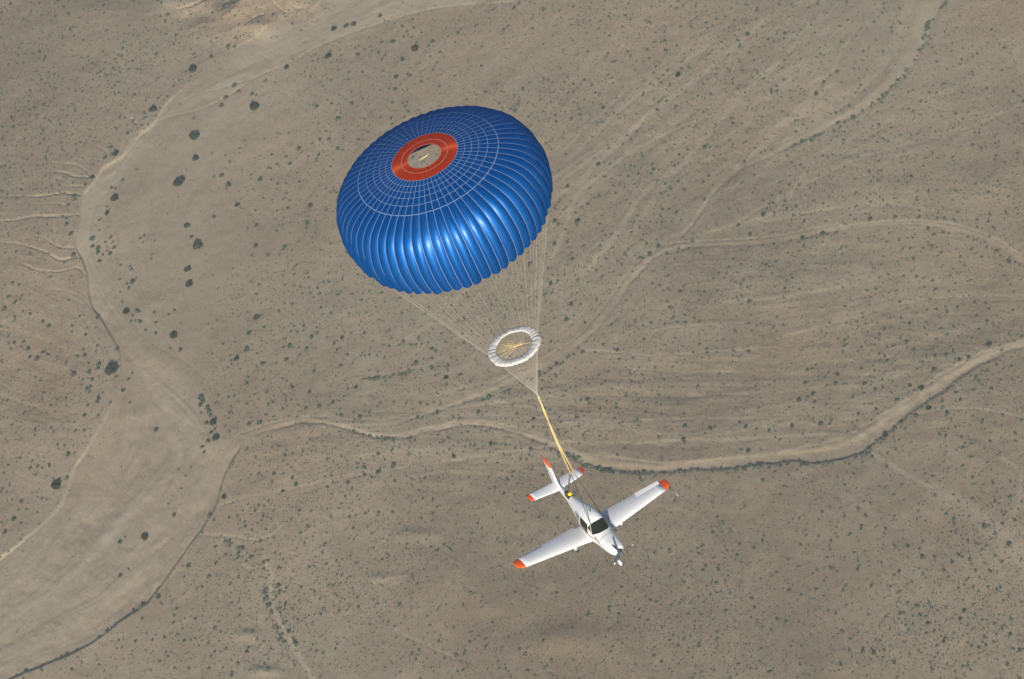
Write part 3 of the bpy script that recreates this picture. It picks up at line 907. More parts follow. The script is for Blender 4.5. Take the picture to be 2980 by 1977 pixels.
ST = np.array([  # x, half width, top, bottom, exponent
 (.36, .26, .20, -.24, 2.2), (.42, .36, .245, -.36, 2.5), (.60, .44, .275, -.44, 2.6), (1.0, .51, .30, -.52, 2.6), (1.5, .56, .315, -.57, 2.5), (2.0, .60, .36, -.60, 2.4),
 (2.25, .645, .53, -.61, 2.35), (2.5, .67, .72, -.615, 2.35), (2.75, .685, .86, -.62, 2.35), (3.05, .69, .935, -.62, 2.35), (3.4, .675, .95, -.60, 2.35), (3.9, .62, .90, -.56, 2.3),
 (4.4, .50, .80, -.49, 2.2), (5.0, .385, .64, -.38, 2.1), (5.5, .29, .485, -.29, 2.05), (6.0, .215, .345, -.21, 2.0), (6.6, .165, .255, -.13, 2.0), (7.2, .115, .20, -.06, 2.0), (7.6, .075, .17, -.01, 2.0), (7.93, .025, .12, .04, 2.0)])
def fus(x, th, off=0.0):
    """Skin point at station x; th is measured from straight up, positive to the right side."""
    w, zt, zb, n = (float(np.interp(x, ST[:, 0], ST[:, k])) for k in (1, 2, 3, 4))
    # the widest point sits low in the cabin
    zc = zb + (zt - zb) * float(np.interp(x, (0.4, 1.6, 2.3, 4.2, 5.2, 6.5), (.45, .42, .25, .25, .36, .45)))
    h = (zt - zc) if math.cos(th) >= 0 else (zc - zb)
    s, c = math.sin(th), math.cos(th)
    y = (w + off) * math.copysign(abs(s) ** (2 / n), s)
    z = zc + (h + off) * math.copysign(abs(c) ** (2 / n), c)
    return Vector((x, y, z))
XS = smooth_line(ST[:, :1].repeat(2, 1), n=3)[:, 0]
NTH = 40
V = [fus(x, 2 * math.pi * k / NTH) for x in XS for k in range(NTH)]
F = grid_faces(len(XS), NTH, wrap=True)
F += [tuple(range(NTH))[::-1], tuple(range((len(XS) - 1) * NTH, len(XS) * NTH))]
fuse = mesh_obj("fuselage", V, F, M_WHITE, plane)

def skin_patch(name, corners, off, mat, parent, n=10, m=10, thick=0.0):
    """A panel lying on the skin: corners are (x, th) going round; bilinear inside."""
    (xa, ta), (xb, tb), (xc, tc), (xd, td) = corners
    V = []
    for i in range(n + 1):
        for j in range(m + 1):
            u, v = i / n, j / m
            x = (xa * (1 - u) + xb * u) * (1 - v) + (xd * (1 - u) + xc * u) * v
            t = (ta * (1 - u) + tb * u) * (1 - v) + (td * (1 - u) + tc * u) * v
            V.append(fus(x, t, off))
    F = grid_faces(n + 1, m + 1)
    # rim down to the skin
    border = [i * (m + 1) for i in range(n + 1)] + [n * (m + 1) + j for j in range(1, m + 1)] + [i * (m + 1) + m for i in range(n - 1, -1, -1)] + [j for j in range(m - 1, 0, -1)]
    base = len(V)
    cx = sum(c[0] for c in corners) / 4
    for b in border:
        p = V[b]
        c = Vector((p.x, 0, 0.12))
        V.append(p + (c - p).normalized() * (off + 0.01))
    nbd = len(border)
    for k in range(nbd):
        F.append((border[k], border[(k + 1) % nbd], base + (k + 1) % nbd, base + k))
    return mesh_obj(name, V, F, mat, parent)
def deg(a):
    return math.radians(a)
# windscreen: its lower edge bows forward
def windscreen():
    V = []
    n, m = 12, 24
    for i in range(n + 1):
        for j in range(m + 1):
            v = -1 + 2 * j / m
            t = deg(59) * v
            xlow = 1.97 + 0.36 * abs(v) ** 2.2
            xhigh = 2.58 + 0.20 * abs(v) ** 1.5
            x = xlow + (xhigh - xlow) * i / n
            tt = t * (1.02 + 0.06 * (1 - i / n))
            V.append(fus(x, tt, 0.012))
    return V, grid_faces(n + 1, m + 1)
V, F = windscreen()
ws = mesh_obj("windscreen", V, F, M_GLASS, plane)
for sgn in (1, -1):
    f = lambda lst: [(x, sgn * deg(t)) for x, t in lst]
    skin_patch("door_window", f([(2.86, 50), (3.72, 52), (3.60, 80), (2.74, 82)]), 0.012, M_GLASS, plane)
    for k, (xa, xb, t0, t1) in enumerate(((3.88, 4.01, 54, 77), (4.11, 4.22, 54, 74), (4.33, 4.42, 55, 70))):
        skin_patch("rear_window", f([(xa, t0), (xb, t0), (xb - .04, t1), (xa - .04, t1)]), 0.012, M_GLASS, plane, 3, 6)
    # gold stripe along the flank
    V = []
    def th_at(x, z):
        lo, hi = 30.0, 150.0
        for _ in range(30):
            m_ = (lo + hi) / 2
            lo, hi = (m_, hi) if fus(x, deg(m_)).z > z else (lo, m_)
        return lo
    pts = [(1.66, .05), (1.9, .0), (2.3, -.06), (2.8, -.095), (3.3, -.10), (3.8, -.085), (4.4, -.04), (5.1, .01), (5.9, .05), (6.8, .07), (7.5, .08)]
    pts = smooth_line(np.array(pts, float)[:, :2], n=5)
    for x, z in pts:
        t = th_at(x, z)
        hw = 0.031 if x > 1.9 else 0.014
        dz = math.degrees(hw / max(fus(x, deg(90)).x * 0 + abs(fus(x, deg(90)).y) , 0.1))
        for d in (-1, 0, 1):
            V.append(fus(x, sgn * deg(t + d * dz), 0.006))
    mesh_obj("gold_stripe", V, grid_faces(len(pts), 3), M_GOLD, plane)
    # door outline
    V = [fus(x, sgn * deg(t), 0.007) for x, t in ((2.62, 48), (2.55, 80), (2.52, 112), (2.54, 112), (2.57, 80), (2.64, 48))]
    mesh_obj("door_seam", V, [(0, 1, 4, 5), (1, 2, 3, 4)], M_GREY, plane)
V = [fus(x, 2 * math.pi * k / 60, 0.004) for x in (1.62, 1.645) for k in range(60)]
mesh_obj("cowl_seam", V, grid_faces(2, 60, wrap=True), M_GREY, fuse)

def airfoil(t):
    """Closed outline, chord 0..1 from leading edge, thickness t: (x, z)."""
    xs = [1, .9, .75, .6, .45, .3, .2, .1, .05, .02, .005, 0]
    th = lambda x: 5 * t * (.2969 * math.sqrt(x) - .126 * x - .3516 * x * x + .2843 * x ** 3 - .1036 * x ** 4)
    cam_ = lambda x: 0.042 * (1 - (2 * x - 0.8) ** 2 / 1.44)
    up_ = [(x, cam_(x) + th(x)) for x in xs]
    lo = [(x, cam_(x) - th(x)) for x in xs[::-1][1:]]
    return up_ + lo
def panel_wing(name, secs, t, mat, parent, vertical=False, caps=(False, True)):
    """secs: (x_le, span, z, chord[, thickness scale]) stations; span axis y (or z when vertical)."""
    V = []
    for sct in secs:
        x0, y0, z0, c = sct[:4]
        k = sct[4] if len(sct) > 4 else 1.0
        for ax_, az in airfoil(t * k):
            if vertical:
                V.append(Vector((x0 + ax_ * c, y0 + (az - 0.0) * c, z0)))
            else:
                V.append(Vector((x0 + ax_ * c, y0, z0 + az * c)))
    n = len(airfoil(t))
    F = grid_faces(len(secs), n, wrap=True)
    if caps[0]:
        F.append(tuple(range(n))[::-1])
    if caps[1]:
        F.append(tuple(range((len(secs) - 1) * n, len(secs) * n)))
    return mesh_obj(name, V, F, mat, parent)
B2 = 5.42
def wing_sec(y):                      # leading edge x, z and chord at span y
    k = y / B2
    if y < 1.0:
        xle = 2.30 + (2.46 - 2.30) * (y / 1.0)
    else:
        xle = 2.46 + (2.93 - 2.46) * (y - 1.0) / (B2 - 1.0)
    z = -.52 + .39 * k
    c = 1.80 + (0.84 - 1.80) * k
    return xle, z, c
for sgn in (1, -1):
    secs = []
    for y in np.linspace(0.30, 4.95, 14):
        xle, z, c = wing_sec(y)
        secs.append((xle, sgn * y, z, c))
    wing = panel_wing("wing", secs, 0.165, M_WHITE, plane)
    tip = []
    for y in (4.951, 5.1, 5.2, 5.3, 5.37, 5.42):
        xle, z, c = wing_sec(y)
        k = (y - 4.951) / (5.42 - 4.951)
        shr = 1 - 0.42 * k ** 2.6
        tip.append((xle + c * 0.30 * k ** 2.6, sgn * y, z, c * shr, 1 - 0.55 * k ** 2.5))
    panel_wing("wing_tip", tip, 0.165, M_ORANGE, wing)
    # aileron and flap: hinged rear panels lying on the wing's rear
    def top_z(y, f):
        xle, z, c = wing_sec(y)
        th = 5 * .165 * (.2969 * math.sqrt(f) - .126 * f - .3516 * f * f + .2843 * f ** 3 - .1036 * f ** 4)
        return xle + f * c, z + c * (0.042 * (1 - (2 * f - 0.8) ** 2 / 1.44) + th)
    def rear_panel(name, ya, yb, f0, drop, mat):
        V = []
        fr = (f0, f0 + (1 - f0) * 0.5, 1.02)
        for y in np.linspace(ya, yb, 6):
            rows = [top_z(y, min(f, 1.0)) for f in fr]
            c = wing_sec(y)[2]
            for k, (x, z) in enumerate(rows):
                V.append(Vector((x + (0.02 * c if k == 2 else 0), sgn * y, z + (0.006 if drop > .02 else 0.0025) + drop * k / 2)))
            for k, (x, z) in list(enumerate(rows))[::-1]:
                V.append(Vector((x + (0.02 * c if k == 2 else 0), sgn * y, z - 0.010 + drop * k / 2)))
        Fq = grid_faces(6, 6, wrap=True) + [tuple(range(6))[::-1], tuple(range(30, 36))]
        return mesh_obj(name, V, Fq, mat, wing, smooth=False)
    rear_panel("aileron", 3.35, 4.94, 0.74, 0.085 if sgn < 0 else -0.01, M_WHITE)
    rear_panel("flap", 0.95, 3.31, 0.78, -0.004, M_WHITE)
    if sgn < 0:
        V = []
        for f in np.linspace(0.03, 0.97, 12):
            for dy in (1.02, 1.05):
                x, z = top_z(dy, f)
                V.append(Vector((x, -dy, z + 0.004)))
        mesh_obj("wing_root_seam", V, grid_faces(12, 2), M_GREY, wing)
    # tailplane
    secs = []
    for y in np.linspace(0.05, 1.72, 8):
        k = y / 1.95
        secs.append((6.78 + 0.27 * k, sgn * y, 0.06 + 0.055 * k, 0.92 - 0.26 * k))
    tp = panel_wing("tailplane", secs, 0.10, M_WHITE, plane)
    tip = []
    for y in (1.721, 1.80, 1.88, 1.93, 1.96):
        k = y / 1.95
        q = (y - 1.721) / 0.239
        c = 0.92 - 0.26 * k
        tip.append((6.78 + 0.27 * k + 0.22 * c * q ** 2.4, sgn * y, 0.06 + 0.055 * k, c * (1 - 0.30 * q ** 2.4), 1 - 0.5 * q ** 2))
    panel_wing("tailplane_tip", tip, 0.10, M_ORANGE, tp)
    V = []
    for y in (0.30, 1.0, 1.70):
        k = y / 1.95
        x0, c = 6.78 + 0.27 * k, 0.92 - 0.26 * k
        zz = 0.06 + 0.055 * k + 0.035 * c
        V += [Vector((x0 + c * 0.66, sgn * y, zz + 0.004)), Vector((x0 + c * 0.685, sgn * y, zz + 0.003))]
    mesh_obj("elevator_gap", V, grid_faces(3, 2), M_GREY, tp)
# fin, swept back, with an orange cap
fs = []
for k in np.linspace(-0.06, 0.80, 9):
    z = 0.10 + 1.50 * k
    xle = 6.30 + 1.42 * k - 0.60 * math.sin(min(k * 2.2, 1.0) * math.pi) * 0.0 + 0.55 * (1 - (1 - min(max(k, 0) / 0.45, 1)) ** 2) * (1 - k) * 0.9
    xte = 7.97 + 0.73 * k
    fs.append((xle, 0.0, z, xte - xle, 0.55 + 0.55 * k))
fin = panel_wing("fin", fs, 0.085, M_WHITE, plane, vertical=True)
cap = []
for k in (0.8005, 0.86, 0.93, 0.98, 1.0):
    z = 0.10 + 1.50 * k
    xle = 6.30 + 1.42 * k + 0.55 * (1 - k) * 0.9
    q = (k - 0.8005) / 0.1995
    xte = 7.97 + 0.73 * k
    xle += 0.16 * q ** 2.2
    cap.append((xle, 0.0, z, xte - xle, 1.05 * (1 - 0.45 * q ** 2)))
panel_wing("fin_cap", cap, 0.085, M_ORANGE, fin, vertical=True)
V = []
for k in (0.05, 0.45, 0.84):
    z = 0.10 + 1.50 * k
    x = 7.58 + 0.62 * k
    for yy in (0.046 - 0.012 * k,):
        V += [Vector((x, yy, z)), Vector((x + 0.022, yy, z))]
mesh_obj("rudder_gap", V, grid_faces(3, 2), M_GREY, fin)

# spinner and propeller, at rest
V = []
NSP = 24
for t in np.linspace(0, 1, 9):
    x, r = 0.40 * t, 0.155 * math.sin(math.pi / 2 * t ** 0.62)
    V += [Vector((x, r * math.cos(2 * math.pi * k / NSP), r * math.sin(2 * math.pi * k / NSP))) for k in range(NSP)]
mesh_obj("spinner", V, grid_faces(9, NSP, wrap=True), M_SLATE, plane)
for ang, blade_mat in ((-3, M_BLACK), (117, M_SLATE), (237, M_SLATE)):
    a = deg(ang)
    # angle measured from the left wing towards up
    dirv = Vector((0, -math.cos(a), math.sin(a)))
    tang = Vector((0, math.sin(a), math.cos(a)))
    def blade(r0, r1, n, mat, name, parent):
        V = []
        for i in range(n + 1):
            r = r0 + (r1 - r0) * i / n
            c = 0.085 * math.sin(math.pi * min(1.0, 0.28 + 0.62 * r / 0.93)) + 0.012
            if r > 0.88:
                c *= 1 - 0.5 * ((r - 0.88) / 0.07)
            tw = deg(62 - 44 * r / 0.93)
            w = tang * math.cos(tw) - Vector((1, 0, 0)) * math.sin(tw)
            nn = dirv.cross(w)
            p = Vector((0.25, 0, 0)) + dirv * r
            V += [p - w * c, p + nn * 0.014, p + w * c, p - nn * 0.014]
        F = grid_faces(n + 1, 4, wrap=True) + [(3, 2, 1, 0), tuple(range(4 * n, 4 * n + 4))]
        return mesh_obj(name, V, F, mat, parent)
    bl = blade(0.10, 0.80, 9, blade_mat, "propeller_blade", plane)
    blade(0.801, 0.95, 4, M_SLATE if ang == 117 else M_WHITE, "blade_tip", bl)
# landing gear with wheel fairings
def pod(center, lx, ly, lz):
    V = []
    n, m = 12, 14
    for i in range(n + 1):
        t = i / n
        x = -lx * 0.42 + lx * t
        r = math.sin(math.pi * min(1.0, t ** 0.62)) ** 0.75 if 0 < t < 1 else 0.02
        for k in range(m):
            b = 2 * math.pi * k / m
            V.append(Vector(center) + Vector((x, ly * r * math.cos(b), lz * r * math.sin(b))))
    return V, grid_faces(n + 1, m, wrap=True)
for sgn in (1, -1):
    V, F = tube([(3.30, sgn * 0.6, -0.50), (3.3, sgn * 1.1, -0.60), (3.28, sgn * 1.58, -0.74)], [0.06, 0.05, 0.045], 8)
    leg = mesh_obj("main_gear_leg", V, F, M_WHITE, plane)
    V, F = pod((3.07, sgn * 1.62, -0.74), 0.88, 0.11, 0.18)
    mesh_obj("wheel_fairing", V, F, M_WHITE, leg)
    V, F = tube([(3.17, sgn * 1.57, -0.88), (3.17, sgn * 1.67, -0.88)], 0.15, 16)
    mesh_obj("tyre", V, F, M_RUBBER, leg)
V, F = tube([(1.05, 0, -0.48), (0.86, 0, -0.80), (0.72, 0, -1.10)], [0.06, 0.05, 0.042], 8)
ng = mesh_obj("nose_gear_leg", V, F, M_WHITE, plane)
V, F = pod((0.62, 0, -1.20), 0.72, 0.10, 0.19)
mesh_obj("wheel_fairing", V, F, M_WHITE, ng)
V, F = tube([(0.62, -0.05, -1.30), (0.62, 0.05, -1.30)], 0.165, 16)
mesh_obj("tyre", V, F, M_RUBBER, ng)
for sgn in (1, -1):
    V, F = tube([(0.95, sgn * 0.22, -0.50), (1.02, sgn * 0.23, -0.62), (1.22, sgn * 0.23, -0.68)], 0.04, 8)
    mesh_obj("exhaust_pipe", V, F, M_GREY, plane)
# test boom ahead of the left wing tip, aerial on the roof, lamp lens on the fin
V, F = tube([(3.2, -5.24, -0.14), (2.7, -5.26, -0.15), (2.45, -5.26, -0.15)], [0.016, 0.013, 0.011], 6)
boom = mesh_obj("air_data_boom", V, F, M_BLACK, plane)
V, F = tube([(2.45, -5.26, -0.15), (1.98, -5.26, -0.15)], [0.018, 0.010], 6)
mesh_obj("boom_probe", V, F, M_WHITE, boom)
V = []
for z, x0, x1, w in ((0.93, 3.22, 3.40, 0.02), (1.10, 3.36, 3.43, 0.008)):
    V += [Vector((x0, 0, z)), Vector(((x0 + x1) / 2, w, z)), Vector((x1, 0, z)), Vector(((x0 + x1) / 2, -w, z))]
mesh_obj("roof_aerial", V, grid_faces(2, 4, wrap=True) + [(4, 5, 6, 7)], M_BLACK, plane)
# the open parachute bay behind the cabin, with what is left of its bag
V = [fus(x, deg(t), 0.008) for x in np.linspace(5.55, 6.15, 5) for t in np.linspace(-48, 48, 9)]
bay = mesh_obj("parachute_bay", V, grid_faces(5, 9), M_BROWN, plane)
V, F = tube([(6.14, 0.05, 0.38), (5.95, 0.06, 0.46), (5.74, 0.04, 0.50)], [0.10, 0.13, 0.09], 8)
mesh_obj("deployment_sleeve", V, F, M_BROWN, bay)
V = []
rr = random.Random(3)
for i in range(7):
    for k in range(10):
        a, b = math.pi * i / 6, 2 * math.pi * k / 10
        r = 0.125 * (1 + rr.uniform(-.18, .18))
        V.append(Vector((5.66 + r * math.sin(a) * math.cos(b), 0.02 + r * math.sin(a) * math.sin(b), 0.60 + r * 0.9 * math.cos(a))))
mesh_obj("yellow_bag", V, grid_faces(7, 10, wrap=True), M_BRIGHTYEL, bay)

# ------------------------------------------------------------------ risers and harness (they belong to the parachute)
CHI = chute.matrix_world.inverted()
def chute_part(name, pts, rad, mat, sides=6):
    V, F = tube([CHI @ Vector(p) for p in pts], rad, sides)
    return mesh_obj(name, V, F, mat, chute)
def on_plane(x, y, z):
    return PWM @ Vector((x, y, z))
E1, E2 = at_depth(1661, 1380, 228.0), at_depth(1676, 1385, 228.2)
top = CONF
mid = at_depth(1622, 1290, 226.6)
off = (RIGHT * 0.035)
chute_part("riser_strap", [top, top.lerp(mid, .35) + off, top.lerp(mid, .7) - off, mid - off * 0.4, E1], [0.035, 0.045, 0.042, 0.042, 0.04], M_YELLOW)
chute_part("riser_strap", [top + off, top.lerp(mid, .35) - off, top.lerp(mid, .7) + off, mid + off * 1.2, E2], [0.03, 0.04, 0.042, 0.042, 0.04], M_YELLOW)
chute_part("harness_strap", [E1, on_plane(4.3, .18, 2.6), on_plane(2.60, 0.47, 0.76)], 0.022, M_CABLE)
chute_part("harness_strap", [E1, on_plane(5.85, 0.05, 0.62)], 0.022, M_CABLE)
chute_part("harness_strap", [E2, on_plane(3.2, -0.58, 0.62)], 0.022, M_CABLE)
chute_part("harness_strap", [on_plane(2.60, 0.475, 0.765), on_plane(2.45, .585, .52), on_plane(2.30, .635, .32)], 0.022, M_LINE)
chute_part("harness_strap", [on_plane(2.05, .60, .18), on_plane(1.85, .60, .06), on_plane(1.66, .58, -.06)], 0.022, M_GOLD)

# ------------------------------------------------------------------ desert shrubs
def foliage_mat(name, attr=None, k0=1.0):
    m, N, L, b = new_mat(name)
    b.inputs["Roughness"].default_value = 0.85
    b.inputs["Specular IOR Level"].default_value = 0.15
    r = N.new("ShaderNodeValToRGB")
    e = r.color_ramp.elements
    e[0].position, e[0].color = 0.0, (*[k0 * c for c in (0.050, 0.090, 0.050)], 1)
    e[1].position, e[1].color = 1.0, (*[k0 * c for c in (0.17, 0.150, 0.108)], 1)
    k = e.new(0.5)
    k.color = (*[k0 * c for c in (0.082, 0.110, 0.068)], 1)
    if attr:
        a = N.new("ShaderNodeAttribute")
        a.attribute_name = attr
        L.new(a.outputs["Fac"], r.inputs["Fac"])
    else:
        o = N.new("ShaderNodeObjectInfo")
        g = N.new("ShaderNodeNewGeometry")
        mx = N.new("ShaderNodeMath")
        mx.operation = 'MULTIPLY_ADD'
        mx.inputs[1].default_value = 0.5
        L.new(o.outputs["Random"], mx.inputs[0])
        m2 = N.new("ShaderNodeMath")
        m2.operation = 'MULTIPLY'
        m2.inputs[1].default_value = 0.45
        L.new(g.outputs["Random Per Island"], m2.inputs[0])
        L.new(m2.outputs[0], mx.inputs[2])
        L.new(mx.outputs[0], r.inputs["Fac"])
    L.new(r.outputs["Color"], b.inputs["Base Color"])
    return m
M_LEAF = foliage_mat("shrub_foliage", None, 0.68)
M_SCRUB = foliage_mat("scrub_foliage", "shade", 1.6)
M_MID = foliage_mat("dusty_shrub_foliage", None, 1.25)

def clump_mesh(seed, lobes, n, leaf, height=0.85):
    """Leaf-sprig faces spread through a crown of the given lobes (unit radius); vertices, triangles."""
    r = np.random.default_rng(seed)
    V, F = [], []
    cl = []
    for k in range(lobes):
        if lobes == 1:
            cl.append((0, 0, 1.0))
        else:
            a = 2 * math.pi * k / lobes + r.uniform(-.5, .5)
            cl.append((0.48 * math.cos(a) * r.uniform(.6, 1.1), 0.48 * math.sin(a) * r.uniform(.6, 1.1), r.uniform(0.5, 0.72)))
    for i in range(n):
        lx, ly, lr = cl[r.integers(len(cl))]
        d = r.normal(size=3)
        d[2] = abs(d[2]) * 1.1 - 0.12
        d /= np.linalg.norm(d)
        p = d * lr * r.uniform(0.55, 1.0) ** 0.6
        p[2] = max(p[2], 0.0) * height + 0.10
        p[:2] += (lx, ly)
        u = r.normal(size=3)
        u /= np.linalg.norm(u)
        w = np.cross(u, d + 0.4 * r.normal(size=3))
        w /= max(np.linalg.norm(w), 1e-6)
        s = leaf * r.uniform(0.6, 1.35)
        b = len(V)
        V += [p + u * s, p - u * s * 0.5 + w * s * 0.85, p - u * s * 0.5 - w * s * 0.85]
        F.append((b, b + 1, b + 2))
    return np.array(V), np.array(F)
def stem_mesh(seed, n=5):
    r = random.Random(seed)
    V, F = [], []
    for k in range(n):
        a = 2 * math.pi * k / n + r.uniform(-.4, .4)
        e = Vector((0.45 * math.cos(a), 0.45 * math.sin(a), 0.55))
        v, f = tube([(0.03 * math.cos(a), 0.03 * math.sin(a), -0.15), tuple(e * 0.5 + Vector((0, 0, .05))), tuple(e)], [0.05, 0.035, 0.015], 4)
        F += [tuple(i + len(V) for i in q) for q in f]
        V += v
    return V, F
def bmesh_data(name, V, F, mat):
    me = bpy.data.meshes.new(name)
    me.from_pydata([tuple(map(float, v)) for v in V], [], [tuple(map(int, f)) for f in F])
    me.materials.append(mat)
    me.update()
    return me
BIG = [(bmesh_data("foliage", *clump_mesh(200 + k, 3 + (k % 4), 430, 0.17, 0.85), M_LEAF), bmesh_data("stem", *stem_mesh(k), M_TRUNK)) for k in range(5)]
MIDS = [(bmesh_data("foliage", *clump_mesh(300 + k, 1 + (k % 3), 150, 0.27, 0.85), M_MID), bmesh_data("stem", *stem_mesh(40 + k), M_TRUNK)) for k in range(6)]

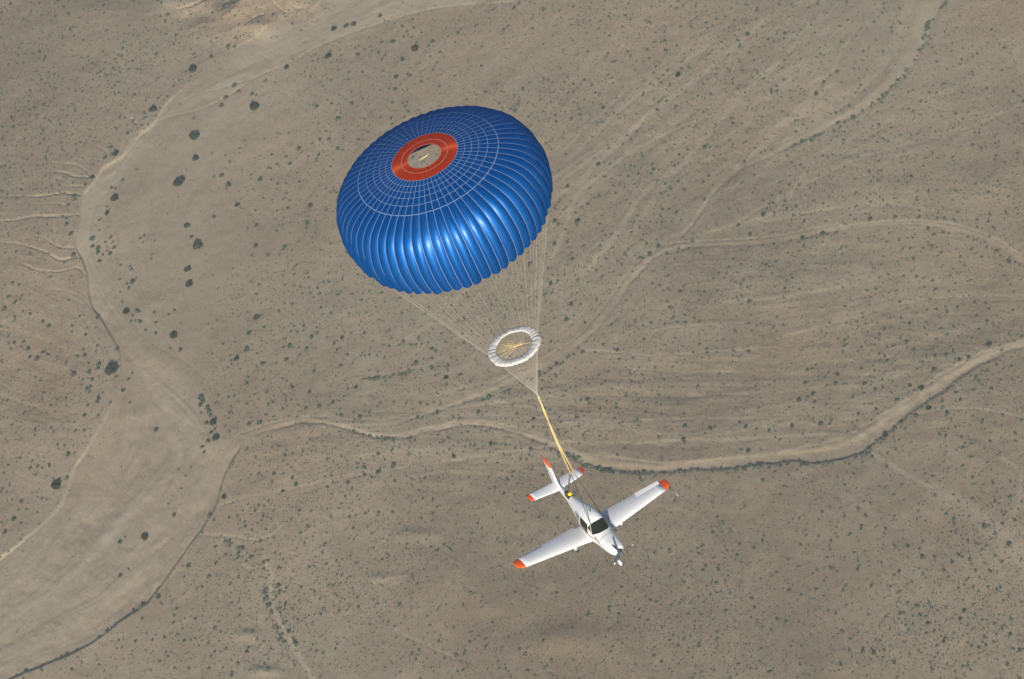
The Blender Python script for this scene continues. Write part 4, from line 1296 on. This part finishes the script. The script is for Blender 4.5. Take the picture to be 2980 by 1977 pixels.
# bushes read off the ground tile by tile: (origin x, origin y, scale, [(x, y, r[, label])])
TILES = [
(0,0,2.376,[(1330,480,32,"large round dark bush standing alone left of the riverbed below the top hills"),(1057,760,30,"dark round bush on the very edge of the bank at the riverbed's upper left bend"),(1345,940,44,"biggest dark bush on the upper sandy flat, straight above a smaller round one"),(1355,1092,28,"round dark bush directly below the biggest one on the upper sandy flat"),(1240,1262,42,"large dark bush lowest of the big ones in a row down the upper sandy flat"),(1757,735,38,"large dark bush alone on the sandy flat between riverbed and parachute top"),(792,1372,28,"greyish round bush in the riverbed bend with two tiny bushes just above it"),(743,1470,20,"medium round bush in the riverbed bend just below the greyish round one"),(690,1520,14),(842,1245,15),(768,1300,14),(796,1303,12),(1640,1422,20,"round bush alone on the flat left of the parachute's left edge"),(1618,595,17),(1558,675,17),(1530,728,15),(1645,635,14),(1338,817,12),(1530,1215,18),(1578,1285,18),(1480,1508,14),(1293,1565,20),(762,1017,15),(798,1062,22,"grey bush on the riverbank just above the row of gullies"),(725,1093,14),(635,1225,20,"dark bush at the mouth of the uppermost long gully on the left"),(590,1280,12),(515,1362,14),(515,1388,12),(1457,390,14),(1335,375,13),(1575,320,14),(1620,325,12),(1628,265,12),(890,485,12),(955,482,11),(852,353,11),(1000,790,12),(938,862,12),(980,868,11),(990,830,10),(1740,650,14),(1655,1025,10),(880,925,13),(1240,212,11),(1217,250,11),(1165,115,12),(1105,20,15),(1125,45,11),(400,22,11),(560,145,10),(208,762,11),(335,740,10),(510,745,11),(500,935,10),(340,967,10),(312,1092,11),(492,1090,12),(475,1425,12),(430,1500,12),(462,1560,14),(148,1320,12),(52,1350,12)]),
(740,0,2.376,[(218,465,20,"dark bush on the inner edge of the upper riverbed left of a long row"),(72,560,14),(550,200,22,"leftmost of three bushes in a row in the middle of the upper riverbed"),(635,178,18,"middle of three bushes in a row in the middle of the upper riverbed"),(687,172,18,"rightmost of three bushes in a row in the middle of the upper riverbed"),(870,115,15),(510,385,22,"double bush on the inner edge of the upper riverbed"),(590,348,11),(440,408,10),(402,423,11),(955,290,18),(1112,340,26,"broad grey-green bush up from the parachute's top edge"),(1232,292,14),(715,378,17),(800,325,10),(763,343,10),(878,300,10),(723,320,9),(1058,220,11),(1025,415,14),(980,535,18),(1075,527,12),(975,620,14),(1155,570,12),(1280,597,11),(1240,470,12),(672,720,16),(580,822,18),(432,738,13),(873,820,12),(945,822,13),(1045,738,12),(307,1030,16),(578,1030,16),(517,963,14),(455,967,14),(494,908,10),(445,1072,14),(427,1103,12),(245,1133,14),(220,1085,12),(40,1243,15),(95,1163,10),(387,1425,16),(230,1438,13),(497,1310,12),(225,1338,10),(245,1388,11),(203,1380,10),(368,1548,13),(425,1532,9),(18,1560,12),(1665,60,11),(1530,182,11),(1410,240,11),(1730,300,11),(1725,212,12),(1568,458,11)]),
(1490,0,2.376,[(1150,530,20,"wide dark bush on the plain up and right of the parachute"),(1060,285,14),(940,353,14),(1068,360,13),(820,395,12),(1225,470,11),(1175,485,11),(1175,440,10),(922,572,12),(960,592,11),(1095,603,13),(1037,578,10),(608,665,14),(635,757,14),(1070,708,11),(1010,770,12),(1135,750,13),(628,858,12),(1158,875,11),(712,432,11),(665,528,11),(1545,255,12),(1632,245,14),(1697,80,13),(1540,150,11),(1618,45,11),(1415,140,13),(942,160,12),(1275,127,10),(1075,1047,11),(600,1147,17,"grey upright bush on the plain right of the parachute's right edge"),(390,1303,17,"green bush close beside the parachute's right edge"),(530,1425,14),(300,1540,17),(303,1460,12),(465,1535,15),(605,1362,12),(1740,1490,16),(1740,1390,12),(1605,1120,13),(707,1297,13),(1192,1320,12),(1092,1297,10),(820,1420,12),(808,1230,11),(977,1172,11),(965,1208,11),(905,1088,11),(823,1158,11),(1340,1025,13),(1508,498,11),(1645,375,12),(1575,330,11),(1138,1478,13),(350,630,10),(75,625,12),(133,795,12),(22,780,14),(240,1005,12),(15,62,14),(215,68,12),(330,73,10)]),
(2230,0,2.376,[(347,658,17,"dark round bush alone between the two arms of the upper right wash"),(835,650,13),(912,557,14),(962,545,12),(870,600,13),(778,695,13),(607,818,14),(545,852,13),(470,912,13),(665,770,11),(190,1000,12),(245,972,11),(345,945,10),(1105,212,13),(1125,180,11),(1087,275,12),(1100,240,10),(1155,140,10),(1210,60,11),(1245,25,11),(1030,420,11),(1075,345,10),(990,485,10),(1125,318,10),(520,300,11),(133,240,14),(815,30,12),(560,22,12),(495,498,14),(722,1520,16),(895,1510,15),(1060,1515,13),(1235,1520,12),(1185,1525,11),(1305,1535,12),(1540,1540,11),(160,1282,13),(228,1282,13),(135,1395,12),(48,1410,12),(97,1335,12),(540,975,12),(1048,932,11),(1443,920,10),(110,775,11),(400,390,10),(415,1540,11),(585,1495,11)]),
(0,640,2.305,[(750,1010,42,"large dark round bush on the left bank where the riverbed pinches narrow"),(1332,175,38,"large dark two-lobed bush on the flat left of the parachute's lower edge"),(1272,440,24,"pointed dark bush, lower of a pair below the two-lobed bush on the flat"),(1260,340,22,"ragged grey-green bush, upper of a pair below the two-lobed bush on the flat"),(1255,45,18,"round dark bush above the two-lobed bush on the flat"),(1285,118,14),(618,125,17),(615,175,15),(742,118,13),(755,150,12),(762,185,14),(655,190,17),(652,215,14),(735,222,14),(712,180,10),(712,210,10),(685,230,10),(705,148,10),(662,272,16),(665,72,10),(968,107,11),(940,127,11),(960,155,9),(1037,147,10),(1020,235,10),(1015,265,9),(870,315,12),(880,335,11),(888,420,18),(852,435,12),(863,462,14),(912,395,9),(848,620,22),(840,605,12),(920,620,13),(935,622,13),(893,652,12),(880,685,11),(910,685,12),(943,690,13),(935,680,9),(1035,635,11),(1047,697,11),(978,745,12),(1047,767,13),(1168,785,28,"tall dark bush on the inner flat just above the narrow part of the riverbed"),(1210,878,14),(1585,935,20,"round dark bush halfway between the riverbed's narrow part and the parachute lines, lower of two"),(1655,875,18),(1673,765,16),(1720,663,20),(1715,182,15),(822,1143,13),(868,1227,9),(1042,1405,17,"round bush alone in the open sandy riverbed left of the dark thicket"),(1350,1195,18),(1357,1225,17),(1345,1245,14),(1393,1260,16),(1402,1290,16),(1410,1315,13),(1445,1340,16),(1430,1365,24),(1385,1365,15),(1415,1430,16),(1440,1410,12),(1450,1465,26),(1395,1488,16),(1357,1525,14),(1370,1555,12),(1545,1303,16),(1550,1255,10),(1670,1378,14),(787,875,14),(655,660,14),(478,102,17),(450,35,15),(492,245,15),(110,222,12),(205,243,12),(105,560,15),(30,608,15),(205,640,13),(60,525,12),(100,685,12),(103,660,10),(290,693,12),(330,720,14),(160,825,15),(190,872,14),(290,893,14),(325,908,13),(200,928,13),(250,942,14),(98,830,13),(75,875,11),(600,1027,15),(618,1075,15),(552,1078,12),(570,912,13),(522,925,12),(443,968,11),(662,975,15),(658,1000,13),(495,1045,18),(585,1140,18),(600,1160,12),(660,1205,18),(655,1225,14),(568,1320,14),(655,855,12),(645,885,10),(485,760,11),(577,780,12),(438,1522,11),(390,1518,10),(150,515,11),(125,1017,11),(510,1312,10),(85,430,13),(1655,1100,12),(1665,1055,11)]),
(740,640,2.305,[(18,660,17),(35,1368,16),(1290,1070,20,"round dark bush in the braided wash left of the white slider ring"),(1088,975,17),(1385,1050,15),(1230,1300,17),(1097,1335,15),(1505,1302,15),(712,1333,13),(590,1330,14),(1340,1340,12),(1380,1345,11),(585,985,14),(145,968,12),(52,968,14),(215,940,13),(373,1165,13),(687,1135,13),(820,1078,14),(775,1075,12),(350,1272,13),(440,1265,14),(190,1280,11),(530,1235,13),(255,1128,13),(95,248,12),(207,190,13),(150,80,12),(12,180,15),(357,25,13),(15,42,14),(68,725,12),(387,793,14),(592,800,13),(355,865,14),(238,850,14),(205,805,11),(1195,878,13),(1055,850,12),(1005,828,13),(440,505,12),(777,490,11),(725,550,11),(1435,530,12),(1155,637,11),(255,575,11),(165,622,11),(1120,1243,11),(1590,1515,15),(1485,1528,14)]),
(1490,640,2.305,[(985,182,16),(925,240,16),(878,260,13),(290,20,15),(440,25,15),(290,170,17),(263,437,15),(410,272,14),(398,573,14),(370,678,14),(125,310,16),(1160,1392,16),(1333,1403,15),(1570,1390,14),(1153,1480,13),(505,1212,15),(440,1335,14),(145,1348,14),(705,878,13),(1587,880,13),(1487,882,12),(1303,868,12),(612,845,11),(1375,890,11),(1130,485,13),(1155,452,12),(605,1113,11),(350,1190,12),(765,1188,12),(1585,1548,14),(1540,1545,11),(1590,545,15),(1520,40,14),(1598,100,15),(385,915,11),(303,975,14),(265,1010,12),(320,1338,11),(635,1225,12),(900,1305,12),(1007,1315,12),(1153,1312,12)]),
(2230,640,2.305,[(1040,1125,20,"dark round bush on the upper edge of the wide wash at the right"),(1090,1260,20,"dark round bush just below the wide wash at the right, right of a smaller one"),(1008,1315,16,"smaller dark bush hugging the lower bank of the wide wash at the right"),(800,1445,19,"dark bush sitting on the lower bank where the wide wash bends left"),(1298,940,17),(1497,840,19,"round bush just above the wash near the right edge"),(1125,1003,16),(1360,925,14),(1275,1162,15),(1410,1065,15),(1185,1220,14),(1490,1025,12),(1647,983,11),(365,1368,16),(245,127,18),(380,100,18),(660,1102,14),(465,1095,14),(262,1088,14),(477,1037,13),(220,1210,14),(312,1165,13),(880,1210,14),(965,1115,13),(778,1078,12),(617,1303,13),(405,1240,12),(580,1192,11),(1550,218,16),(1090,70,13),(1087,162,12),(1355,122,12),(940,822,13),(1137,800,12),(1428,735,12),(1690,775,12),(1632,775,12),(895,550,11),(985,265,11),(1180,227,11),(1632,287,13),(1213,605,11),(738,1268,13),(1215,1297,13),(1178,1270,11),(1400,1145,11),(1662,485,11),(172,1383,14),(655,1160,11),(905,660,10),(830,657,10),(650,655,10),(425,687,10)]),
(0,1310,2.351,[(395,250,44,"largest bush of all, olive green, beside the track at the lower left edge"),(985,600,30,"big ragged dark bush alone in the wide lower riverbed"),(820,630,17,"smaller bush just left of the big ragged one in the wide lower riverbed"),(857,597,10),(818,860,16,"bush low in the wide riverbed with a tiny one above its right"),(877,815,9),(1190,443,14),(1240,262,11),(1300,115,9),(1217,132,9),(1268,178,9),(1148,367,9),(1395,12,12),(1535,332,19,"dark bush just right of the lower riverbed's bank where a pale side channel joins"),(1295,800,18,"dark bush on the plain right of the bank beside the lower riverbed"),(1085,1012,17,"dark bush close outside the lower bank with two tiny ones beside it"),(1100,1052,10),(1350,1018,11),(470,40,17),(340,112,16),(210,132,13),(260,122,13),(140,67,12),(60,110,12),(97,480,18),(35,570,14),(57,695,12),(815,1178,12),(670,1295,10),(520,1380,13),(175,1532,13),(285,1505,12),(968,1080,12),(1480,675,13),(1665,680,14),(1725,745,18),(1435,875,14),(1690,1385,15),(1425,1498,11),(1595,1527,11),(910,1380,10),(1035,1515,10),(68,245,10),(155,362,10),(1210,1095,11),(1340,1165,11),(1385,950,10)]),
(740,1310,2.351,[(957,115,18),(853,160,17),(1373,57,18),(760,185,14),(748,163,10),(710,137,10),(757,127,10),(647,237,13),(645,90,11),(545,240,12),(503,268,14),(290,250,14),(200,295,13),(127,233,12),(137,173,14),(265,205,14),(12,430,12),(262,487,11),(380,540,12),(323,583,11),(855,40,14),(1063,45,11),(168,940,15),(105,1065,18),(153,1015,11),(72,985,15),(220,1048,10),(277,1012,10),(262,1098,12),(320,945,11),(1263,688,12),(1132,287,10),(952,437,10),(900,357,9),(1535,1275,11),(1203,1210,11),(1367,1220,10),(1630,1185,12),(685,625,10),(450,1027,10),(190,820,10),(1445,1385,10)]),
(1490,1310,2.351,[(1545,130,14),(1635,105,12),(1230,150,12),(1618,8,14),(880,205,12),(135,15,12),(318,40,11),(1365,228,9),(1218,270,10),(1418,832,12),(1182,1303,10),(875,1163,10),(1080,1160,9),(935,1165,9),(1700,770,10),(1465,910,10),(1635,1020,10),(1450,510,10)]),
(2230,1310,2.351,[(98,113,15),(148,95,13),(255,98,13),(22,130,11),(570,100,12),(972,665,13),(1070,738,15),(1345,742,12),(792,780,12),(853,942,11),(722,937,12),(915,975,11),(912,835,13),(1385,890,12),(1583,965,11),(1495,528,18),(1665,655,18),(1618,515,12),(1288,478,12),(1288,508,11),(1040,1075,13),(943,1127,12),(703,1137,10),(1360,1105,14),(1110,1195,14),(1330,1165,13),(1675,1272,14),(1218,1325,13),(1350,1492,12),(1385,1490,12),(740,1400,14),(665,1388,13),(25,1530,14),(625,1465,10),(1460,1360,13),(1740,1380,14),(850,1235,11),(520,1247,11),(305,1272,10),(580,1305,11),(653,525,13),(650,545,11),(445,630,10),(237,655,11),(420,738,11),(640,800,11),(553,288,11),(1140,182,11)]),
]
TR = []
for ox, oy, sc_, lst in TILES:
    for e in lst:
        TR.append((ox + e[0] / sc_, oy + e[1] / sc_, e[2] / sc_, e[3] if len(e) > 3 else None))
TR.sort(key=lambda e: (e[3] is None, -e[2]))
ZONES = [      # polygon in the photo's frame, label shared by the bushes nothing tells apart, group
 ([(560,1140),(640,1140),(660,1330),(560,1330)], "dark bush in the dense thicket on the inner edge of the lower riverbed", "thicket at the riverbed junction"),
 ([(240,660),(345,660),(345,770),(240,770)], "dark bush in the ring-shaped clump inside the riverbed bend", "ring clump in the riverbed"),
 ([(345,880),(470,880),(470,985),(345,985)], "dark bush in the loose clump on the inner edge of the narrow riverbed", "clump above the riverbed's narrow part"),
 ([(355,765),(480,765),(480,880),(355,880)], "dark bush in the tight little clump on the flat right of the riverbed bend", "clump right of the riverbed bend"),
 ([(820,60),(1260,60),(1260,190),(820,190)], "small dark bush in the row along the inner edge of the upper riverbed", "row along the upper riverbed"),
 ([(0,0),(940,0),(700,130),(440,360),(290,490),(225,600),(0,600)], "small grey-green bush on the densely dotted plain at the top left", "bushes on the top left plain"),
 ([(0,600),(225,600),(220,720),(260,880),(345,1030),(345,1110),(250,1310),(170,1480),(0,1620)], "grey-green bush on the streaked plain left of the riverbed", "bushes left of the riverbed"),
 ([(940,0),(2000,0),(1400,420),(1200,330),(1000,420),(940,600),(1000,760),(1230,860),(1000,1190),(700,1260),(640,1120),(520,1030),(380,940),(350,640),(460,360),(760,200),(940,0)], "small dark bush on the pale flat between the riverbed and the parachute", "bushes on the pale flat"),
 ([(0,1620),(170,1480),(250,1310),(345,1110),(380,960),(690,1270),(590,1540),(350,1810),(0,1990)], "small bush on the open sand of the lower riverbed", "bushes on the lower riverbed"),
 ([(690,1270),(1650,1320),(1450,1977),(0,1977),(350,1810),(590,1540)], "small grey-green bush on the plain below the middle wash and left of the aircraft", "bushes on the lower middle plain"),
 ([(1650,1320),(2240,1345),(2530,1315),(2980,1040),(2980,1977),(1450,1977)], "small grey-green bush on the dotted plain right of and below the aircraft", "bushes on the lower right plain"),
 ([(2640,210),(2760,0),(2300,0),(1500,430),(1600,700),(1950,700),(2300,420)], "small dark bush on the plain between the parachute and the upper right wash", "bushes right of the parachute"),
 ([(2300,420),(2640,210),(2760,0),(2980,0),(2980,760),(2640,640),(2240,690),(2000,700)], "small dark bush on the plain above the curving wash at the right", "bushes on the upper right plain"),
 ([(1240,860),(1620,700),(1960,710),(1700,1020),(1400,1180),(1000,1240)], "small dark bush on the plain around the parachute lines and the slider ring", "bushes around the parachute lines"),
 ([(1000,1240),(1700,1020),(1960,710),(2640,640),(2980,770),(2980,1000),(2500,1330),(1650,1330)], "small dark bush on the braided plain between the two right washes", "bushes on the braided plain"),
]
def pin(poly, x, y):
    r = False
    n = len(poly)
    for i in range(n):
        (xa, ya), (xb, yb) = poly[i], poly[(i + 1) % n]
        if (ya > y) != (yb > y) and x < (xb - xa) * (y - ya) / (yb - ya) + xa:
            r = not r
    return r
N_SINGLE = 298
MARKS = [(985, 590, "the parachute's left edge"), (1180, 850, "the parachute's lowest edge"), (1612, 560, "the parachute's right edge"), (1330, 300, "the parachute's top edge"), (1493, 1006, "the white slider ring"),
 (1497, 1650, "the aircraft's lower orange wing tip"), (1950, 1410, "the aircraft's upper orange wing tip"), (1583, 1340, "the aircraft's orange fin tip"), (1811, 1615, "the aircraft's nose"), (690, 1270, "the mouth of the middle wash"),
 (1700, 1022, "the fork in the middle of the plain"), (1955, 720, "the fork where the two upper right washes meet")]
MARKS += [(e[0], e[1], e[3].replace(", ", " ")) for e in TR if e[3] and len(e[3].split()) <= 8]
own = {}
def _way(dx, dy):
    a = math.degrees(math.atan2(-dy, dx)) % 360
    return ("right of", "up and right of", "straight above", "up and left of", "left of", "down and left of", "straight below", "down and right of")[int((a + 22.5) // 45) % 8]
for _i, (_x, _y, _r, _l) in enumerate(TR[:N_SINGLE]):
    if _l:
        continue
    for _mx, _my, _mn in sorted(MARKS, key=lambda m: math.hypot(m[0] - _x, m[1] - _y))[:2]:
        _d = math.hypot(_mx - _x, _my - _y)
        if _d > 230:
            continue
        _t = f"small bush nearest {_way(_x - _mx, _y - _my)} {_mn}"
        if len(_t.split()) <= 16 and (_t not in own or own[_t][0] > _d):
            own[_t] = (_d, _i)
OWN = {}
for _t, (_d, _i) in sorted(own.items(), key=lambda q: q[1][0]):
    OWN.setdefault(_i, _t)
protos = {}
rs = random.Random(17)
leftover = []
for idx, (qx, qy, qr, label) in enumerate(TR):
    x, y = ground_xy(qx, qy)
    y += 0.3
    dist = (Vector((x, y, 0)) - CAMPOS).length
    rad = (1.03 if qr > 8 else 1.03) * qr * dist / FPX
    zone = None
    if label is None:
        zone = next((z for z in ZONES if pin(z[0], qx, qy)), None)
    if idx >= N_SINGLE or (label is None and zone is None):
        leftover.append((x, y, rad))
        continue
    fam = BIG if qr > 8.0 else MIDS
    k = rs.randrange(len(fam))
    key = (qr > 8.0, k)
    if key not in protos:
        root = bpy.data.objects.new("desert_bush", None)
        COL.objects.link(root)
        root.empty_display_size = 0.3
        for me in fam[k]:
            o = bpy.data.objects.new(me.name, me)
            COL.objects.link(o)
            o.parent = root
        protos[key] = root
    else:
        src = protos[key]
        root = src.copy()
        COL.objects.link(root)
        for ch in src.children:
            c = ch.copy()
            COL.objects.link(c)
            c.parent = root
    root.location = (x, y, ground_h(x, y) - 0.04)
    root.rotation_euler = (0, 0, rs.uniform(0, 6.28))
    s = rad * rs.uniform(0.95, 1.08)
    root.scale = (s * rs.uniform(.92, 1.08), s * rs.uniform(.92, 1.08), s * rs.uniform(0.85, 1.15))
    root["label"] = label or OWN.get(idx) or zone[1]
    if len(root["label"].split()) > 16 or len(root["label"].split()) < 4:
        print("LABEL", len(root["label"].split()), root["label"])
    root["category"] = "bush"
    root["group"] = zone[2] if zone else "notable bushes of the desert"

# everything smaller: one mass of scrub
tmpl = [clump_mesh(400 + k, 1 + (k % 2), 26, 0.42, 0.85) for k in range(6)]
tiny = [clump_mesh(500 + k, 1, 9, 0.62, 0.8) for k in range(4)]
r = np.random.default_rng(23)
def lattice(cell):
    nx, ny = int((a1 - a0) / cell), int((b1 - b0) / cell)
    I, J = np.meshgrid(np.arange(nx), np.arange(ny), indexing='ij')
    a = a0 + (I + 0.5 + r.uniform(-.48, .48, I.shape)) * cell
    b = b0 + (J + 0.5 + r.uniform(-.48, .48, J.shape)) * cell
    p = np.stack([a.ravel(), b.ravel()], 1) @ BASIS.T
    return p[:, 0], p[:, 1]
dens = np.full(X.shape, 11.0)
dens += blobs([(220,200,330,260,16.0),(1900,250,500,260,2.0),(2450,1750,600,300,0.5),(1000,1700,350,250,3.0),(2500,750,500,250,1.0),(1150,700,400,400,1.0),(700,1330,200,60,6),(900,1080,250,100,3.0),(130,1000,180,330,-2.5),(2870,1560,90,90,16),(2740,1450,110,60,8),(940,1620,70,90,10),(840,1780,60,120,10),(1750,1850,250,120,-3.0),(480,60,80,60,14)])
patch = np.clip(1.0 + 0.9 * fbm(X, Y, 40.0, 601, 3), 0.25, 1.8)
open_ = np.clip(1 - 0.93 * inner_flat, 0.03, 1) * np.where(inp, 1 - 0.92 * bed, 1) * np.where(chan_mask, 0.12, 1.0) * np.clip(1.25 - 0.9 * sand, 0.1, 1)
left_plain = inside([(-300,-200),(940,-200),(940,0),(700,130),(440,360),(290,490),(225,640),(260,880),(345,1030),(345,1110),(250,1310),(170,1480),(-300,1700)], QX, QY)
open_ = np.where(left_plain & ~inp, np.maximum(open_, 0.85), open_)
acc_x, acc_y, acc_s, acc_t = [], [], [], []
def scatter(cell, prob, smin, smax, kindt):
    x, y = lattice(cell)
    p = sample(prob, x, y) * cell * cell / (100.0 / PXM) ** 2 * 0.643
    m = r.uniform(size=len(x)) < p
    x, y = x[m], y[m]
    acc_x.append(x); acc_y.append(y)
    acc_s.append(smin + (smax - smin) * r.uniform(size=len(x)) ** 2.2)
    acc_t.append(np.full(len(x), kindt))
scatter(2.5, dens * patch * open_, 0.34, 0.80, 0)
scatter(1.15, (80 + 60 * scrub_dim) * patch * open_, 0.20, 0.46, 1)
BANKS = [[(2756,8),(2739,25),(2706,67),(2693,93),(2687,118),(2680,143),(2663,173),(2642,206),(2613,236),(2579,274),(2554,295),(2504,328),(2483,345),(2428,370),(2377,396),(2297,425)],
 [(1652,1323),(1690,1346),(1728,1361),(1788,1376),(1873,1384),(1915,1385),(1971,1379),(2013,1373),(2085,1370),(2149,1366),(2240,1353),(2319,1347),(2366,1354),(2421,1350),(2481,1338),(2519,1320),(2577,1271),(2620,1232),(2664,1202)],
 [(1386,1176),(1434,1158),(1490,1130),(1577,1089),(1620,1067),(1659,1040),(1698,1024)], BANK_LOWER[1:-1],
 [(1004,1262),(1020,1252),(1044,1258),(1080,1274),(1120,1280),(1160,1283),(1195,1278)], [(1060,1112),(1100,1105),(1150,1098),(1191,1086),(1250,1078),(1317,1066)], [(1074,1106),(1191,1090)],
 [(770,1640),(778,1700),(776,1760),(800,1825),(836,1890)], [(800,1700),(806,1757),(832,1810),(866,1880)], [(660,1568),(690,1600),(700,1640)], [(1590,1185-1310+1310),(1600,1190)]]
for bk, n in zip(BANKS, (70, 130, 45, 30, 26, 40, 16, 30, 30, 14, 2)):
    P = ground_np(smooth_line(np.array(bk, float), n=3))
    sgl = np.concatenate([[0], np.cumsum(np.linalg.norm(np.diff(P, axis=0), axis=1))])
    t = r.uniform(0, sgl[-1], n)
    acc_x.append(np.interp(t, sgl, P[:, 0]) + r.normal(0, 0.55, n))
    acc_y.append(np.interp(t, sgl, P[:, 1]) + r.normal(0, 0.55, n))
    acc_s.append(0.35 + 0.7 * r.uniform(size=n) ** 2)
    acc_t.append(np.zeros(n))
if leftover:
    Lf = np.array(leftover)
    acc_x.append(Lf[:, 0]); acc_y.append(Lf[:, 1]); acc_s.append(Lf[:, 2]); acc_t.append(np.zeros(len(Lf)))
sx, sy, ssz, st_ = map(np.concatenate, (acc_x, acc_y, acc_s, acc_t))
AVX, AVF, AVS = [], [], []
nv = 0
shade = np.clip(r.normal(0.42, 0.25, len(sx)) + 0.38 * (st_ == 1), 0, 1)
zz = sample(HZ[core], sx, sy)
for kindt, fam in ((0, tmpl), (1, tiny)):
    which = r.integers(len(fam), size=len(sx))
    for k, (V, F) in enumerate(fam):
        m = (st_ == kindt) & (which == k)
        n = int(m.sum())
        if not n:
            continue
        a = r.uniform(0, 6.28, n)
        s = ssz[m]
        hgt = s * r.uniform(.75, 1.25, n)
        x = (V[None, :, 0] * np.cos(a)[:, None] - V[None, :, 1] * np.sin(a)[:, None]) * s[:, None] + sx[m][:, None]
        y = (V[None, :, 0] * np.sin(a)[:, None] + V[None, :, 1] * np.cos(a)[:, None]) * s[:, None] + sy[m][:, None]
        z = V[None, :, 2] * hgt[:, None] + zz[m][:, None] - 0.05
        AVX.append(np.stack([x, y, z], -1).reshape(-1, 3))
        AVF.append((F[None] + (np.arange(n) * len(V))[:, None, None] + nv).reshape(-1, 3))
        AVS.append(np.repeat(shade[m], len(V)))
        nv += n * len(V)
scrub = big_mesh("scrub", np.concatenate(AVX), None, M_SCRUB, tris=np.concatenate(AVF))
at = scrub.data.attributes.new("shade", 'FLOAT', 'POINT')
at.data.foreach_set("value", np.concatenate(AVS).astype(np.float32))
scrub["kind"] = "stuff"
scrub["label"] = "countless small low shrubs dotting the desert plain"
print("SCRUB", len(sx), nv)
